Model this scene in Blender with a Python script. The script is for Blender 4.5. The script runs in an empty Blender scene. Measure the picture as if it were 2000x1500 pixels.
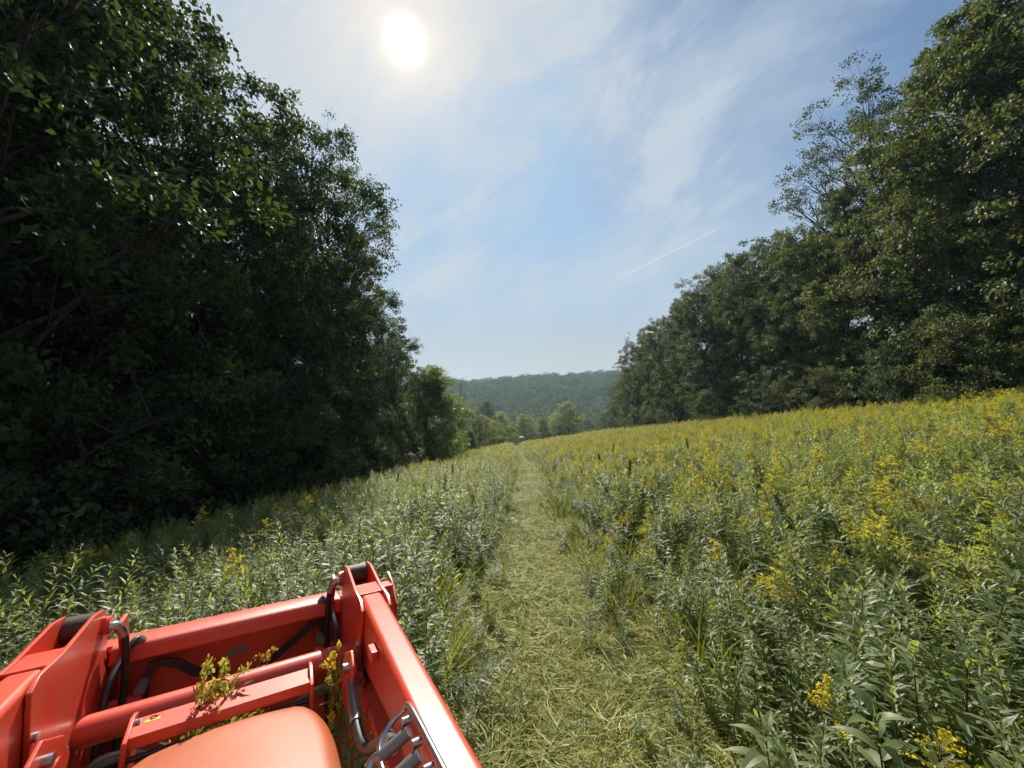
import bpy, bmesh, math, random
import numpy as np
from mathutils import Vector, Matrix

# ------------------------------------------------------------------ camera, sky, sun, exposure
sc = bpy.context.scene
COL = sc.collection
CAM_Z = 2.1
cam_d = bpy.data.cameras.new('camera'); cam = bpy.data.objects.new('camera', cam_d); COL.objects.link(cam)
cam_d.sensor_fit = 'HORIZONTAL'; cam_d.sensor_width = 36.0; cam_d.lens = 36.0*750/2000
cam_d.clip_start = 0.02; cam_d.clip_end = 20000
PITCH = math.atan(55/750)
cam.location = (0, 0, CAM_Z); cam.rotation_euler = (math.pi/2 + PITCH, 0, 0)
sc.camera = cam

SUN_EL, SUN_AZ = math.radians(44.7), math.radians(-16.7)          # azimuth from +Y towards +X
SUN_DIR = Vector((math.sin(SUN_AZ)*math.cos(SUN_EL), math.cos(SUN_AZ)*math.cos(SUN_EL), math.sin(SUN_EL)))
sun_d = bpy.data.lights.new('sun', 'SUN'); sun = bpy.data.objects.new('sun', sun_d); COL.objects.link(sun)
sun_d.energy = 5.0; sun_d.angle = math.radians(0.6); sun_d.color = (1.0, 0.95, 0.85)
sun.rotation_euler = (-SUN_DIR).to_track_quat('-Z', 'Y').to_euler()

world = bpy.data.worlds.new('World'); sc.world = world; world.use_nodes = True
def build_world():
    nt = world.node_tree; nt.nodes.clear(); N = nt.nodes.new; L = nt.links.new
    out = N('ShaderNodeOutputWorld'); bg = N('ShaderNodeBackground'); bg.inputs['Strength'].default_value = 0.053
    sky = N('ShaderNodeTexSky'); sky.sky_type = 'NISHITA'; sky.sun_disc = False
    sky.sun_elevation = SUN_EL; sky.sun_rotation = SUN_AZ
    sky.air_density = 1.3; sky.dust_density = 1.0; sky.ozone_density = 2.0; sky.altitude = 200
    tc = N('ShaderNodeTexCoord')
    sep = N('ShaderNodeSeparateXYZ'); L(tc.outputs['Generated'], sep.inputs[0])
    def math_(op, a, b=None, clamp=False):
        m = N('ShaderNodeMath'); m.operation = op; m.use_clamp = clamp
        for i, v in enumerate((a, b)):
            if v is None: continue
            if isinstance(v, (int, float)): m.inputs[i].default_value = v
            else: L(v, m.inputs[i])
        return m.outputs[0]
    def noise(scale, detail, rough, sx, sy, rot, dist, off=0.0):
        tr_ = N('ShaderNodeMapping'); tr_.inputs['Rotation'].default_value = (0, rot, 0); L(tc.outputs['Generated'], tr_.inputs[0])
        mp = N('ShaderNodeMapping'); mp.inputs['Scale'].default_value = (sx, 1, sy); mp.inputs['Location'].default_value = (off, off*.7, off*.3)
        L(tr_.outputs[0], mp.inputs[0])
        n = N('ShaderNodeTexNoise'); n.inputs['Scale'].default_value = scale; n.inputs['Detail'].default_value = detail
        n.inputs['Roughness'].default_value = rough; n.inputs['Distortion'].default_value = dist
        L(mp.outputs[0], n.inputs[0]); return n.outputs[0]
    def ramp(x, lo, hi, a=0.0, b=1.0):
        m = N('ShaderNodeMapRange'); m.interpolation_type = 'SMOOTHSTEP'
        L(x, m.inputs[0]); m.inputs[1].default_value = lo; m.inputs[2].default_value = hi
        m.inputs[3].default_value = a; m.inputs[4].default_value = b; return m.outputs[0]
    n1 = noise(1.9, 8, 0.55, 0.8, 1.5, 0.55, 0.4, 3.4)
    n2 = noise(4.5, 10, 0.60, 0.6, 1.7, 0.6, 0.7, 1.3)
    veil = ramp(n1, 0.40, 0.68, 0.0, 0.62)
    wisp = ramp(n2, 0.42, 0.68, 0.0, 0.7)
    cloud = math_('ADD', veil, math_('MULTIPLY', wisp, ramp(n1, 0.3, 0.6, 0.3, 1.0)), True)
    cloud = math_('MULTIPLY', cloud, ramp(sep.outputs[2], 0.04, 0.34, 0.25, 1.0))
    # bright air round the sun
    dp = N('ShaderNodeVectorMath'); dp.operation = 'DOT_PRODUCT'; L(tc.outputs['Generated'], dp.inputs[0]); dp.inputs[1].default_value = SUN_DIR
    cosang = math_('MINIMUM', dp.outputs['Value'], 1.0)
    ang = math_('ARCCOSINE', cosang)
    wide = math_('EXPONENT', math_('MULTIPLY', ang, -4.0))
    near = math_('EXPONENT', math_('MULTIPLY', math_('MULTIPLY', ang, ang), -1.0/(2*0.0155**2)))
    mid = math_('EXPONENT', math_('MULTIPLY', ang, -15.0))
    cloud = math_('ADD', cloud, math_('MULTIPLY', wide, 0.95), True)          # the veil thickens towards the sun
    # cloud colour: pale grey, lighter towards the sun
    cc = N('ShaderNodeMix'); cc.data_type = 'RGBA'; L(wide, cc.inputs[0])
    cc.inputs[6].default_value = (6.1, 7.2, 8.4, 1); cc.inputs[7].default_value = (9.0, 8.6, 8.3, 1)
    mx = N('ShaderNodeMix'); mx.data_type = 'RGBA'; L(cloud, mx.inputs[0]); 
    skyc = N('ShaderNodeVectorMath'); skyc.operation = 'MINIMUM'; skym = N('ShaderNodeVectorMath'); skym.operation = 'MULTIPLY'; L(sky.outputs[0], skym.inputs[0]); skym.inputs[1].default_value = (1.02, 1.14, 1.22); L(skym.outputs[0], skyc.inputs[0]); skyc.inputs[1].default_value = (3.9, 6.2, 9.2)   # thin cloud evens out the bright ring round the sun
    hz = N('ShaderNodeMix'); hz.data_type = 'RGBA'                      # grey haze low in the sky
    L(ramp(sep.outputs[2], 0.0, 0.42, 0.85, 0.0), hz.inputs[0]); L(skyc.outputs[0], hz.inputs[6]); hz.inputs[7].default_value = (7.6, 6.7, 5.4, 1)
    L(hz.outputs[2], mx.inputs[6]); L(cc.outputs[2], mx.inputs[7])
    def addc(base, fac, col):
        s = N('ShaderNodeVectorMath'); s.operation = 'SCALE'; s.inputs[0].default_value = col; L(fac, s.inputs['Scale'])
        a = N('ShaderNodeVectorMath'); a.operation = 'ADD'; L(base, a.inputs[0]); L(s.outputs[0], a.inputs[1]); return a.outputs[0]
    c = addc(mx.outputs[2], near, (34, 31, 26)); c = addc(c, mid, (6.5, 4.7, 2.6)); c = addc(c, wide, (0.0, 0.0, 0.0))
    L(c, bg.inputs['Color']); L(bg.outputs[0], out.inputs[0])
build_world()
sc.view_settings.view_transform = 'Standard'; sc.view_settings.look = 'None'
sc.view_settings.exposure = 0.66; sc.view_settings.gamma = 1.0
sc.render.engine = 'CYCLES'
cy = sc.cycles
cy.max_bounces = 5; cy.diffuse_bounces = 2; cy.glossy_bounces = 2; cy.transmission_bounces = 3; cy.volume_bounces = 0; cy.transparent_max_bounces = 6
cy.caustics_reflective = False; cy.caustics_refractive = False
cy.use_denoising = True
try: cy.denoiser = 'OPENIMAGEDENOISE'; cy.denoising_prefilter = 'ACCURATE'
except Exception: pass
cy.use_adaptive_sampling = True; cy.adaptive_threshold = 0.04; cy.use_light_tree = False
cy.sample_clamp_indirect = 4.0

# ------------------------------------------------------------------ helpers
def link(o, parent=None):
    COL.objects.link(o)
    if parent is not None: o.parent = parent
    return o
def tag(o, label=None, cat=None, group=None, kind=None):
    if label: o['label'] = label
    if cat: o['category'] = cat
    if group: o['group'] = group
    if kind: o['kind'] = kind
    return o
def empty(name, loc=(0, 0, 0), rot=(0, 0, 0), scale=(1, 1, 1)):
    o = bpy.data.objects.new(name, None); o.location = loc; o.rotation_euler = rot; o.scale = scale
    o.empty_display_size = 0.2; return link(o)
def np_mesh(name, verts, polys, mats, midx=None, rnd=None, smooth=False):
    """verts (n,3); polys: list of index arrays, each (k, m) with equal m"""
    me = bpy.data.meshes.new(name)
    verts = np.asarray(verts, np.float32)
    me.vertices.add(len(verts)); me.vertices.foreach_set('co', verts.ravel())
    loops = np.concatenate([p.ravel() for p in polys]).astype(np.int32)
    sizes = np.concatenate([np.full(len(p), p.shape[1], np.int32) for p in polys])
    starts = np.concatenate(([0], np.cumsum(sizes)[:-1])).astype(np.int32)
    me.loops.add(len(loops)); me.loops.foreach_set('vertex_index', loops)
    me.polygons.add(len(sizes)); me.polygons.foreach_set('loop_start', starts); me.polygons.foreach_set('loop_total', sizes)
    for m in mats: me.materials.append(m)
    if midx is not None: me.polygons.foreach_set('material_index', np.asarray(midx, np.int32))
    if rnd is not None:
        a = me.attributes.new('rnd', 'FLOAT', 'FACE'); a.data.foreach_set('value', np.asarray(rnd, np.float32))
    me.polygons.foreach_set('use_smooth', np.full(len(sizes), smooth, bool))
    me.update(calc_edges=True); me.validate()
    return me
class Geo:
    """collects vertices and faces of several materials"""
    def __init__(s): s.v = []; s.p = {3: [], 4: []}; s.m = {3: [], 4: []}; s.r = {3: [], 4: []}; s.n = 0
    def add(s, v, faces, mi=0, rnd=None):
        v = np.asarray(v, float).reshape(-1, 3); f = np.asarray(faces, int); k = f.shape[1]
        s.v.append(v); s.p[k].append(f + s.n); s.m[k].append(np.full(len(f), mi))
        s.r[k].append(np.zeros(len(f)) if rnd is None else np.broadcast_to(np.asarray(rnd, float), (len(f),))); s.n += len(v)
    def tube(s, pts, rad, sides=5, mi=0, cap=False):
        pts = np.asarray(pts, float); n = len(pts); rad = np.broadcast_to(np.asarray(rad, float), (n,))
        t = np.gradient(pts, axis=0); t /= np.linalg.norm(t, axis=1)[:, None] + 1e-9
        ref = np.array([0.13, 0.27, 0.95]) if abs(t[0][2]) < 0.8 else np.array([0.95, 0.2, 0.1])
        a = np.cross(t, ref); a /= np.linalg.norm(a, axis=1)[:, None] + 1e-9
        b = np.cross(t, a)
        th = np.arange(sides)*2*math.pi/sides
        ring = pts[:, None, :] + rad[:, None, None]*(np.cos(th)[None, :, None]*a[:, None, :] + np.sin(th)[None, :, None]*b[:, None, :])
        i = np.arange(n-1)[:, None]*sides; j = np.arange(sides)[None, :]; j2 = (j+1) % sides
        f = np.stack([i+j, i+j2, i+sides+j2, i+sides+j], -1).reshape(-1, 4)
        v = ring.reshape(-1, 3)
        s.add(v, f, mi)
        if cap:
            for e, c in ((0, pts[0]), (n-1, pts[-1])):
                vv = np.vstack([ring[e], c]); k = np.arange(sides)
                s.add(vv, np.stack([k, (k+1) % sides, np.full(sides, sides)], -1), mi)
    def mesh(s, name, mats, smooth=False):
        polys = []; mi = []; r = []
        for k in (3, 4):
            if s.p[k]: polys.append(np.vstack(s.p[k])); mi.append(np.concatenate(s.m[k])); r.append(np.concatenate(s.r[k]))
        return np_mesh(name, np.vstack(s.v), polys, mats, np.concatenate(mi), np.concatenate(r), smooth)
def mesh_obj(name, me, parent=None): return link(bpy.data.objects.new(name, me), parent)

# ------------------------------------------------------------------ materials
def new_mat(name):
    m = bpy.data.materials.new(name); m.use_nodes = True; nt = m.node_tree
    b = nt.nodes['Principled BSDF']; return m, nt, b
def plain(name, col, rough=0.5, metal=0.0, spec=0.5, noise=0.0, nscale=20.0, coat=0.0, bump=0.0):
    m, nt, b = new_mat(name)
    b.inputs['Base Color'].default_value = (*col, 1); b.inputs['Roughness'].default_value = rough
    b.inputs['Metallic'].default_value = metal; b.inputs['Specular IOR Level'].default_value = spec
    b.inputs['Coat Weight'].default_value = coat; b.inputs['Coat Roughness'].default_value = 0.12
    if noise or bump:
        tc = nt.nodes.new('ShaderNodeTexCoord'); n = nt.nodes.new('ShaderNodeTexNoise'); n.inputs['Scale'].default_value = nscale; n.inputs['Detail'].default_value = 6
        nt.links.new(tc.outputs['Object'], n.inputs[0])
        if noise:
            h = nt.nodes.new('ShaderNodeMapRange'); h.inputs[1].default_value = 0.3; h.inputs[2].default_value = 0.7
            h.inputs[3].default_value = 1-noise; h.inputs[4].default_value = 1+noise; nt.links.new(n.outputs[0], h.inputs[0])
            mul = nt.nodes.new('ShaderNodeVectorMath'); mul.operation = 'SCALE'; mul.inputs[0].default_value = col
            nt.links.new(h.outputs[0], mul.inputs['Scale']); nt.links.new(mul.outputs[0], b.inputs['Base Color'])
        if bump:
            bp = nt.nodes.new('ShaderNodeBump'); bp.inputs['Strength'].default_value = bump; bp.inputs['Distance'].default_value = 0.02
            nt.links.new(n.outputs[0], bp.inputs['Height']); nt.links.new(bp.outputs[0], b.inputs['Normal'])
    return m
def leaf_mat(name, c1, c2, trans, rough=0.45, spec=0.5, tmix=0.42, hue_noise=0.25):
    """leaf: diffuse + gloss on the face, light coming through from behind; c1..c2 varies leaf by leaf and plant by plant"""
    m, nt, b = new_mat(name); N = nt.nodes.new; L = nt.links.new
    at = N('ShaderNodeAttribute'); at.attribute_name = 'rnd'
    oi = N('ShaderNodeObjectInfo')
    mx = N('ShaderNodeMix'); mx.data_type = 'RGBA'; mx.inputs[6].default_value = (*c1, 1); mx.inputs[7].default_value = (*c2, 1)
    ad = N('ShaderNodeMath'); ad.operation = 'MULTIPLY_ADD'; L(oi.outputs['Random'], ad.inputs[0]); ad.inputs[1].default_value = 0.45
    ml = N('ShaderNodeMath'); ml.operation = 'MULTIPLY'; L(at.outputs['Fac'], ml.inputs[0]); ml.inputs[1].default_value = 0.55; L(ml.outputs[0], ad.inputs[2])
    L(ad.outputs[0], mx.inputs[0]); L(mx.outputs[2], b.inputs['Base Color'])
    b.inputs['Roughness'].default_value = rough; b.inputs['Specular IOR Level'].default_value = spec
    tr = N('ShaderNodeBsdfTranslucent')
    tm = N('ShaderNodeMix'); tm.data_type = 'RGBA'; tm.blend_type = 'MULTIPLY'; tm.inputs[0].default_value = 1.0
    tm.inputs[6].default_value = (*trans, 1)
    br = N('ShaderNodeMapRange'); L(ad.outputs[0], br.inputs[0]); br.inputs[3].default_value = 1-hue_noise; br.inputs[4].default_value = 1+hue_noise
    cm = N('ShaderNodeCombineXYZ'); L(br.outputs[0], cm.inputs[0]); L(br.outputs[0], cm.inputs[1]); L(br.outputs[0], cm.inputs[2])
    L(cm.outputs[0], tm.inputs[7]); L(tm.outputs[2], tr.inputs[0])
    ms = N('ShaderNodeMixShader'); ms.inputs[0].default_value = tmix
    L(b.outputs[0], ms.inputs[1]); L(tr.outputs[0], ms.inputs[2]); L(ms.outputs[0], nt.nodes['Material Output'].inputs[0])
    return m
M = {}
M['leaf_dark'] = leaf_mat('leaf dark', (.020, .034, .011), (.044, .066, .018), (.085, .125, .018), rough=.55, spec=.4, tmix=.35)
M['leaf_mid'] = leaf_mat('leaf mid', (.036, .050, .015), (.074, .094, .025), (.16, .20, .03), rough=.55, spec=.4, tmix=.36)
M['leaf_lime'] = leaf_mat('leaf lime', (.055, .085, .018), (.10, .135, .03), (.21, .28, .035), rough=.45, tmix=.48)
M['leaf_olive'] = leaf_mat('leaf olive', (.09, .11, .03), (.15, .17, .05), (.34, .38, .06), rough=.45, tmix=.42)
M['leaf_gray'] = leaf_mat('leaf grey', (.05, .07, .035), (.08, .10, .05), (.12, .15, .06), rough=.5, tmix=.35)
M['rod_leaf'] = leaf_mat('goldenrod leaf', (.076, .106, .040), (.17, .205, .082), (.45, .51, .08), rough=.48, spec=.55, tmix=.40)
M['rod_flower'] = leaf_mat('goldenrod flower', (.70, .54, .02), (.84, .70, .06), (.84, .72, .05), rough=.7, spec=.2, tmix=.4)
M['rod_bud'] = leaf_mat('goldenrod bud', (.42, .44, .08), (.58, .58, .09), (.62, .62, .09), rough=.7, spec=.2, tmix=.4)
M['rod_faded'] = leaf_mat('goldenrod faded', (.42, .31, .06), (.52, .40, .09), (.48, .37, .07), rough=.8, spec=.2, tmix=.35)
M['stem'] = leaf_mat('weed stem', (.06, .055, .025), (.10, .10, .035), (.06, .07, .02), rough=.6, tmix=.1)
M['grass'] = leaf_mat('grass blade', (.085, .115, .022), (.18, .205, .045), (.36, .40, .045), rough=.5, spec=.4, tmix=.4)
M['straw'] = leaf_mat('cut straw', (.15, .17, .03), (.45, .41, .11), (.44, .44, .06), rough=.55, spec=.4, tmix=.25)
M['dock'] = leaf_mat('dock seed', (.035, .018, .010), (.07, .03, .015), (.04, .02, .01), rough=.8, tmix=.2)
M['umbel'] = leaf_mat('umbel', (.5, .5, .42), (.7, .7, .6), (.4, .4, .3), rough=.8, tmix=.4)
M['bark'] = plain('bark', (.045, .037, .03), .9, noise=.5, nscale=9, bump=.6)
M['bark_grey'] = plain('grey bark', (.13, .12, .11), .9, noise=.4, nscale=9, bump=.5)

# ------------------------------------------------------------------ terrain
def smooth(a, b, x):
    t = np.clip((np.asarray(x, float)-a)/(b-a), 0, 1); return t*t*(3-2*t)
def path_x(y):
    y = np.asarray(y, float); return 0.33 + 0.57*smooth(4, 26, y) - 0.15*smooth(30, 70, y)
def ground_z(x, y):
    x = np.asarray(x, float); y = np.asarray(y, float)
    xr = np.clip(x, 0, 46); xl = np.clip(-x, 0, 15)
    cross = .15*xr*xr/(xr+2) - .165*xl*xl/(xl+2)
    cross = cross*(1 - smooth(150, 240, y))
    lon = -.068*np.clip(y, -40, 100) - .095*np.clip(y-100, 0, 110)*(1-smooth(120, 330, y)*.25)
    hill = smooth(270, 660, y + .05*np.abs(x))*(58 + 5*np.sin(x*.011+1.0) + 3*np.sin(x*.023)) + smooth(660, 1500, y)*20
    side = smooth(60, 260, np.abs(x))*26*smooth(-50, 90, y)
    small = .05*np.sin(x*1.3+.5*y)+.04*np.sin(y*1.7-.4*x)
    return lon + cross + hill + side + small*(np.abs(x) < 60)
def ground_grid():
    def axis(lo, hi, n0, n1, fine):
        a = [-fine[0]]; 
        v = list(np.arange(fine[0], fine[1], fine[2]))
        s = fine[2]; x = fine[1]
        up = []
        while x < hi: up.append(x); s *= 1.13; x += s
        dn = []; s = fine[2]; x = fine[0]-s
        while x > lo: dn.append(x); s *= 1.13; x -= s
        return np.array(dn[::-1] + v + up)
    xs = axis(-2600, 2600, 0, 0, (-14, 32, .5)); ys = axis(-300, 3200, 0, 0, (-4, 70, .5))
    X, Y = np.meshgrid(xs, ys); Z = ground_z(X, Y)
    nx, ny = len(xs), len(ys)
    v = np.stack([X, Y, Z], -1).reshape(-1, 3)
    i = np.arange(ny-1)[:, None]*nx; j = np.arange(nx-1)[None, :]
    f = np.stack([i+j, i+j+1, i+nx+j+1, i+nx+j], -1).reshape(-1, 4)
    return v, f
def ground_material():
    m, nt, b = new_mat('soil and thatch'); N = nt.nodes.new; L = nt.links.new
    tc = N('ShaderNodeTexCoord'); n = N('ShaderNodeTexNoise'); n.inputs['Scale'].default_value = 1.6; n.inputs['Detail'].default_value = 10
    L(tc.outputs['Object'], n.inputs[0])
    r = N('ShaderNodeValToRGB'); r.color_ramp.elements[0].position = .3; r.color_ramp.elements[0].color = (.035, .04, .016, 1)
    r.color_ramp.elements[1].position = .7; r.color_ramp.elements[1].color = (.085, .09, .032, 1); L(n.outputs[0], r.inputs[0])
    # open mown meadow at the foot of the slope, leaf litter under the woods
    sp = N('ShaderNodeSeparateXYZ'); L(tc.outputs['Object'], sp.inputs[0])
    mr = N('ShaderNodeMapRange'); L(sp.outputs[1], mr.inputs[0]); mr.inputs[1].default_value = 98; mr.inputs[2].default_value = 108
    mx = N('ShaderNodeMix'); mx.data_type = 'RGBA'; L(mr.outputs[0], mx.inputs[0]); L(r.outputs[0], mx.inputs[6]); mx.inputs[7].default_value = (.13, .17, .05, 1)
    lf = N('ShaderNodeMapRange'); L(sp.outputs[0], lf.inputs[0]); lf.inputs[1].default_value = -9; lf.inputs[2].default_value = -12
    mx2 = N('ShaderNodeMix'); mx2.data_type = 'RGBA'; L(lf.outputs[0], mx2.inputs[0]); L(mx.outputs[2], mx2.inputs[6]); mx2.inputs[7].default_value = (.035, .028, .018, 1)
    L(mx2.outputs[2], b.inputs['Base Color']); b.inputs['Roughness'].default_value = .95
    bp = N('ShaderNodeBump'); bp.inputs['Strength'].default_value = .7; bp.inputs['Distance'].default_value = .08; L(n.outputs[0], bp.inputs['Height']); L(bp.outputs[0], b.inputs['Normal'])
    return m
gv, gf = ground_grid()
ground = mesh_obj('ground', np_mesh('ground', gv, [gf], [ground_material()], smooth=True)); tag(ground, kind='structure')

# ------------------------------------------------------------------ scatter (geometry nodes)
def scatter(name, pts, rot, scl, idx, sources, label, cat):
    """one 'stuff' object: plants instanced on points"""
    me = bpy.data.meshes.new(name); n = len(pts)
    me.vertices.add(n); me.vertices.foreach_set('co', np.asarray(pts, np.float32).ravel())
    a = me.attributes.new('rot', 'FLOAT_VECTOR', 'POINT'); a.data.foreach_set('vector', np.asarray(rot, np.float32).ravel())
    a = me.attributes.new('scl', 'FLOAT_VECTOR', 'POINT'); a.data.foreach_set('vector', np.asarray(scl, np.float32).ravel())
    a = me.attributes.new('idx', 'INT', 'POINT'); a.data.foreach_set('value', np.asarray(idx, np.int32))
    c = bpy.data.collections.new(name + ' kinds')
    for i, s in enumerate(sources): c.objects.link(bpy.data.objects.new('%s kind %02d' % (name, i), s))
    g = bpy.data.node_groups.new(name, 'GeometryNodeTree')
    g.interface.new_socket('Geometry', in_out='INPUT', socket_type='NodeSocketGeometry')
    g.interface.new_socket('Geometry', in_out='OUTPUT', socket_type='NodeSocketGeometry')
    N = g.nodes.new; L = g.links.new
    gi = N('NodeGroupInput'); go = N('NodeGroupOutput'); iop = N('GeometryNodeInstanceOnPoints'); ci = N('GeometryNodeCollectionInfo')
    ci.inputs['Collection'].default_value = c; ci.inputs['Separate Children'].default_value = True; ci.inputs['Reset Children'].default_value = True
    iop.inputs['Pick Instance'].default_value = True
    def attr(nm, t):
        q = N('GeometryNodeInputNamedAttribute'); q.data_type = t; q.inputs['Name'].default_value = nm; return q.outputs['Attribute']
    L(gi.outputs[0], iop.inputs['Points']); L(ci.outputs[0], iop.inputs['Instance'])
    L(attr('idx', 'INT'), iop.inputs['Instance Index'])
    er = N('FunctionNodeEulerToRotation'); L(attr('rot', 'FLOAT_VECTOR'), er.inputs[0]); L(er.outputs[0], iop.inputs['Rotation'])
    L(attr('scl', 'FLOAT_VECTOR'), iop.inputs['Scale']); L(iop.outputs[0], go.inputs[0])
    o = mesh_obj(name, me); md = o.modifiers.new('scatter', 'NODES'); md.node_group = g
    tag(o, label, cat, kind='stuff'); return o

# ------------------------------------------------------------------ trees
def make_tree(seed, H, R, base=.1, boughs=34, clumps=20, per=48, leaf=.18, bough=1.9, clump=.5, wander=.5, trunk_r=.2, shape=((0, .74), (.3, 1.0), (.6, .98), (.85, .78), (1, .38)), flat=.7, inner=.3):
    """trunk, a limb to every bough, a twig to every leaf clump; returns (wood Geo, leaf arrays)"""
    r = np.random.default_rng(seed); g = Geo()
    nz = 12; t = np.linspace(0, 1, nz)
    w = np.cumsum(r.normal(0, wander*.25, (nz, 2)), 0); w -= w[0]
    trunk = np.column_stack([w[:, 0], w[:, 1], t*H*.93])
    g.tube(trunk, trunk_r*(1-t)**.8+.015, 8)
    on_trunk = lambda h: np.array([np.interp(h, t, trunk[:, i]) for i in range(3)])
    sx, sy = zip(*shape); az = r.uniform(0, 6.28); C = []; CR = []
    squash = r.uniform(.8, 1.2); sq_a = r.uniform(0, 6.28)
    for k in range(boughs):
        tt = (k+.5)/boughs; az += 2.399+r.normal(0, .4)
        env = R*np.interp(tt, sx, sy)*(1+(squash-1)*math.cos(az-sq_a))
        fr = r.uniform(.25, .6) if r.uniform() < inner else r.uniform(.72, 1.08)
        br = bough*r.uniform(.65, 1.2)*(.6+.4*np.interp(tt, sx, sy))
        h = base+(1-base)*tt
        rad = max(0, env*fr-br*.45)
        cen = on_trunk(min(1, h))*np.array([1, 1, 0])+np.array([math.cos(az)*rad, math.sin(az)*rad, h*H-br*.3+r.normal(0, .3)])
        cen[2] = max(cen[2], br*.35)
        h0 = max(.02, h-rad/H*r.uniform(.55, 1.1)-.03); p0 = on_trunk(h0)
        s = np.linspace(0, 1, 6)
        mid = (p0+cen)/2+np.array([0, 0, -rad*.06])+r.normal(0, .08*rad+.03, 3)
        path = ((1-s)**2)[:, None]*p0+(2*s*(1-s))[:, None]*mid+(s**2)[:, None]*cen
        r0 = trunk_r*.42*(1-h0)**.6*min(1, .35+rad/R*.65)+.01
        g.tube(path, r0*(1-.8*s)+.006, 5)
        n = max(4, int(clumps*r.uniform(.6, 1.3)*(br/bough)**1.5))
        o = r.normal(0, 1, (n, 3)); o /= np.linalg.norm(o, axis=1)[:, None]; o *= r.uniform(.35, 1.0, (n, 1))**.6
        cc = cen+o*np.array([br, br, br*flat])
        cc[:, 2] = np.maximum(cc[:, 2], .25)
        for c in cc:
            q = r.uniform(.55, 1.0); a0 = np.array([np.interp(q, s, path[:, i]) for i in range(3)])
            tw = np.array([a0, (a0+c)/2+r.normal(0, .1, 3), c])
            g.tube(tw, [r0*.22+.006, r0*.12+.005, .003], 3)
        C.append(cc); CR.append(r.uniform(.75, 1.2, n))
    c = np.vstack(C); cr = np.concatenate(CR)
    n = np.maximum(4, (per*cr*r.uniform(.5, 1.5, len(c))).astype(int))
    cen = np.repeat(c, n, 0); rr = np.repeat(cr, n)
    off = r.normal(0, 1, (len(cen), 3)); off /= np.linalg.norm(off, axis=1)[:, None]; off *= (r.uniform(0, 1, (len(cen), 1))**.5)
    pos = cen + off*np.array([1, 1, .7])*(clump*rr)[:, None]
    axis_c = np.array([np.interp(pos[:, 2]/(H*.93), t, trunk[:, i]) for i in range(2)]).T
    outw = np.column_stack([pos[:, :2]-axis_c, np.zeros(len(pos))]); outw /= np.linalg.norm(outw, axis=1)[:, None]+1e-6
    ax = outw*.5 + r.normal(0, .6, pos.shape) + np.array([0, 0, -.35]); ax /= np.linalg.norm(ax, axis=1)[:, None]
    nm = np.array([0, 0, 1.0])*.7 + outw*.4 + r.normal(0, .55, pos.shape)
    sd = np.cross(nm, ax); sd /= np.linalg.norm(sd, axis=1)[:, None]+1e-6
    nn = np.cross(ax, sd)
    ll = leaf*r.uniform(.6, 1.25, (len(pos), 1)); wd = ll*r.uniform(.26, .36, (len(pos), 1))
    v = np.stack([pos, pos+ax*ll*.45+sd*wd+nn*ll*.06, pos+ax*ll-nn*ll*.08, pos+ax*ll*.45-sd*wd+nn*ll*.06], 1).reshape(-1, 3)
    f = np.arange(len(v)).reshape(-1, 4)
    clr = np.repeat(r.uniform(0, 1, len(c)), n)
    rnd = np.clip(.55*clr+.45*r.uniform(0, 1, len(pos)), 0, 1)
    return g, v, f, rnd
TREE = {}
def tree_kind(key, leafm, barkm='bark', **kw):
    g, v, f, rnd = make_tree(**kw)
    t = g.mesh(key+' trunk', [M[barkm]], True)
    c = np_mesh(key+' crown', v, [f], [M[leafm]], rnd=rnd)
    TREE[key] = (t, c)
tree_kind('dense1', 'leaf_mid', seed=1, H=20, R=4.8, base=.03, boughs=52, clumps=19, per=60, leaf=0.213, bough=2.0)
tree_kind('dense2', 'leaf_mid', seed=2, H=22, R=4.4, base=.03, boughs=54, clumps=19, per=57, leaf=0.213, bough=1.9, shape=((0, .8), (.25, 1), (.55, .95), (.85, .74), (1, .35)))
tree_kind('dense3', 'leaf_dark', seed=3, H=19, R=5.0, base=.04, boughs=48, clumps=19, per=57, leaf=0.202, bough=2.1)
tree_kind('dark1', 'leaf_dark', seed=4, H=20, R=4.8, base=.06, boughs=46, clumps=18, per=52, leaf=0.190, bough=1.9)
OPEN = ((0, .55), (.25, .85), (.55, 1.0), (.8, .75), (1, .25))
tree_kind('open1', 'leaf_dark', seed=5, H=22, R=5.4, base=.40, boughs=36, clumps=20, per=41, leaf=0.151, bough=1.8, clump=.45, trunk_r=.24, shape=OPEN, flat=.8)
tree_kind('open3', 'leaf_dark', seed=15, H=22, R=5.6, base=.30, boughs=50, clumps=22, per=44, leaf=.155, bough=1.8, clump=.46, trunk_r=.24, shape=((0, .6), (.3, .9), (.6, 1.0), (.82, .95), (1, .7)), flat=.8)
tree_kind('open2', 'leaf_dark', seed=6, H=22, R=5.0, base=.44, boughs=28, clumps=18, per=41, leaf=0.142, bough=1.6, clump=.42, trunk_r=.22, shape=OPEN, flat=.8)
tree_kind('shrub1', 'leaf_mid', seed=7, H=5.0, R=2.4, base=.02, boughs=30, clumps=11, per=30, leaf=.12, bough=.9, clump=.3, trunk_r=.07)
tree_kind('shrub2', 'leaf_dark', seed=8, H=6.5, R=2.7, base=.02, boughs=32, clumps=12, per=30, leaf=.14, bough=1.0, clump=.34, trunk_r=.08)
tree_kind('lime', 'leaf_lime', seed=9, H=9, R=3.6, base=.02, boughs=64, clumps=18, per=46, leaf=.17, bough=1.4, clump=.45, trunk_r=.12, shape=((0, .95), (.35, 1.0), (.65, .8), (.85, .5), (1, .15)))
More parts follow.
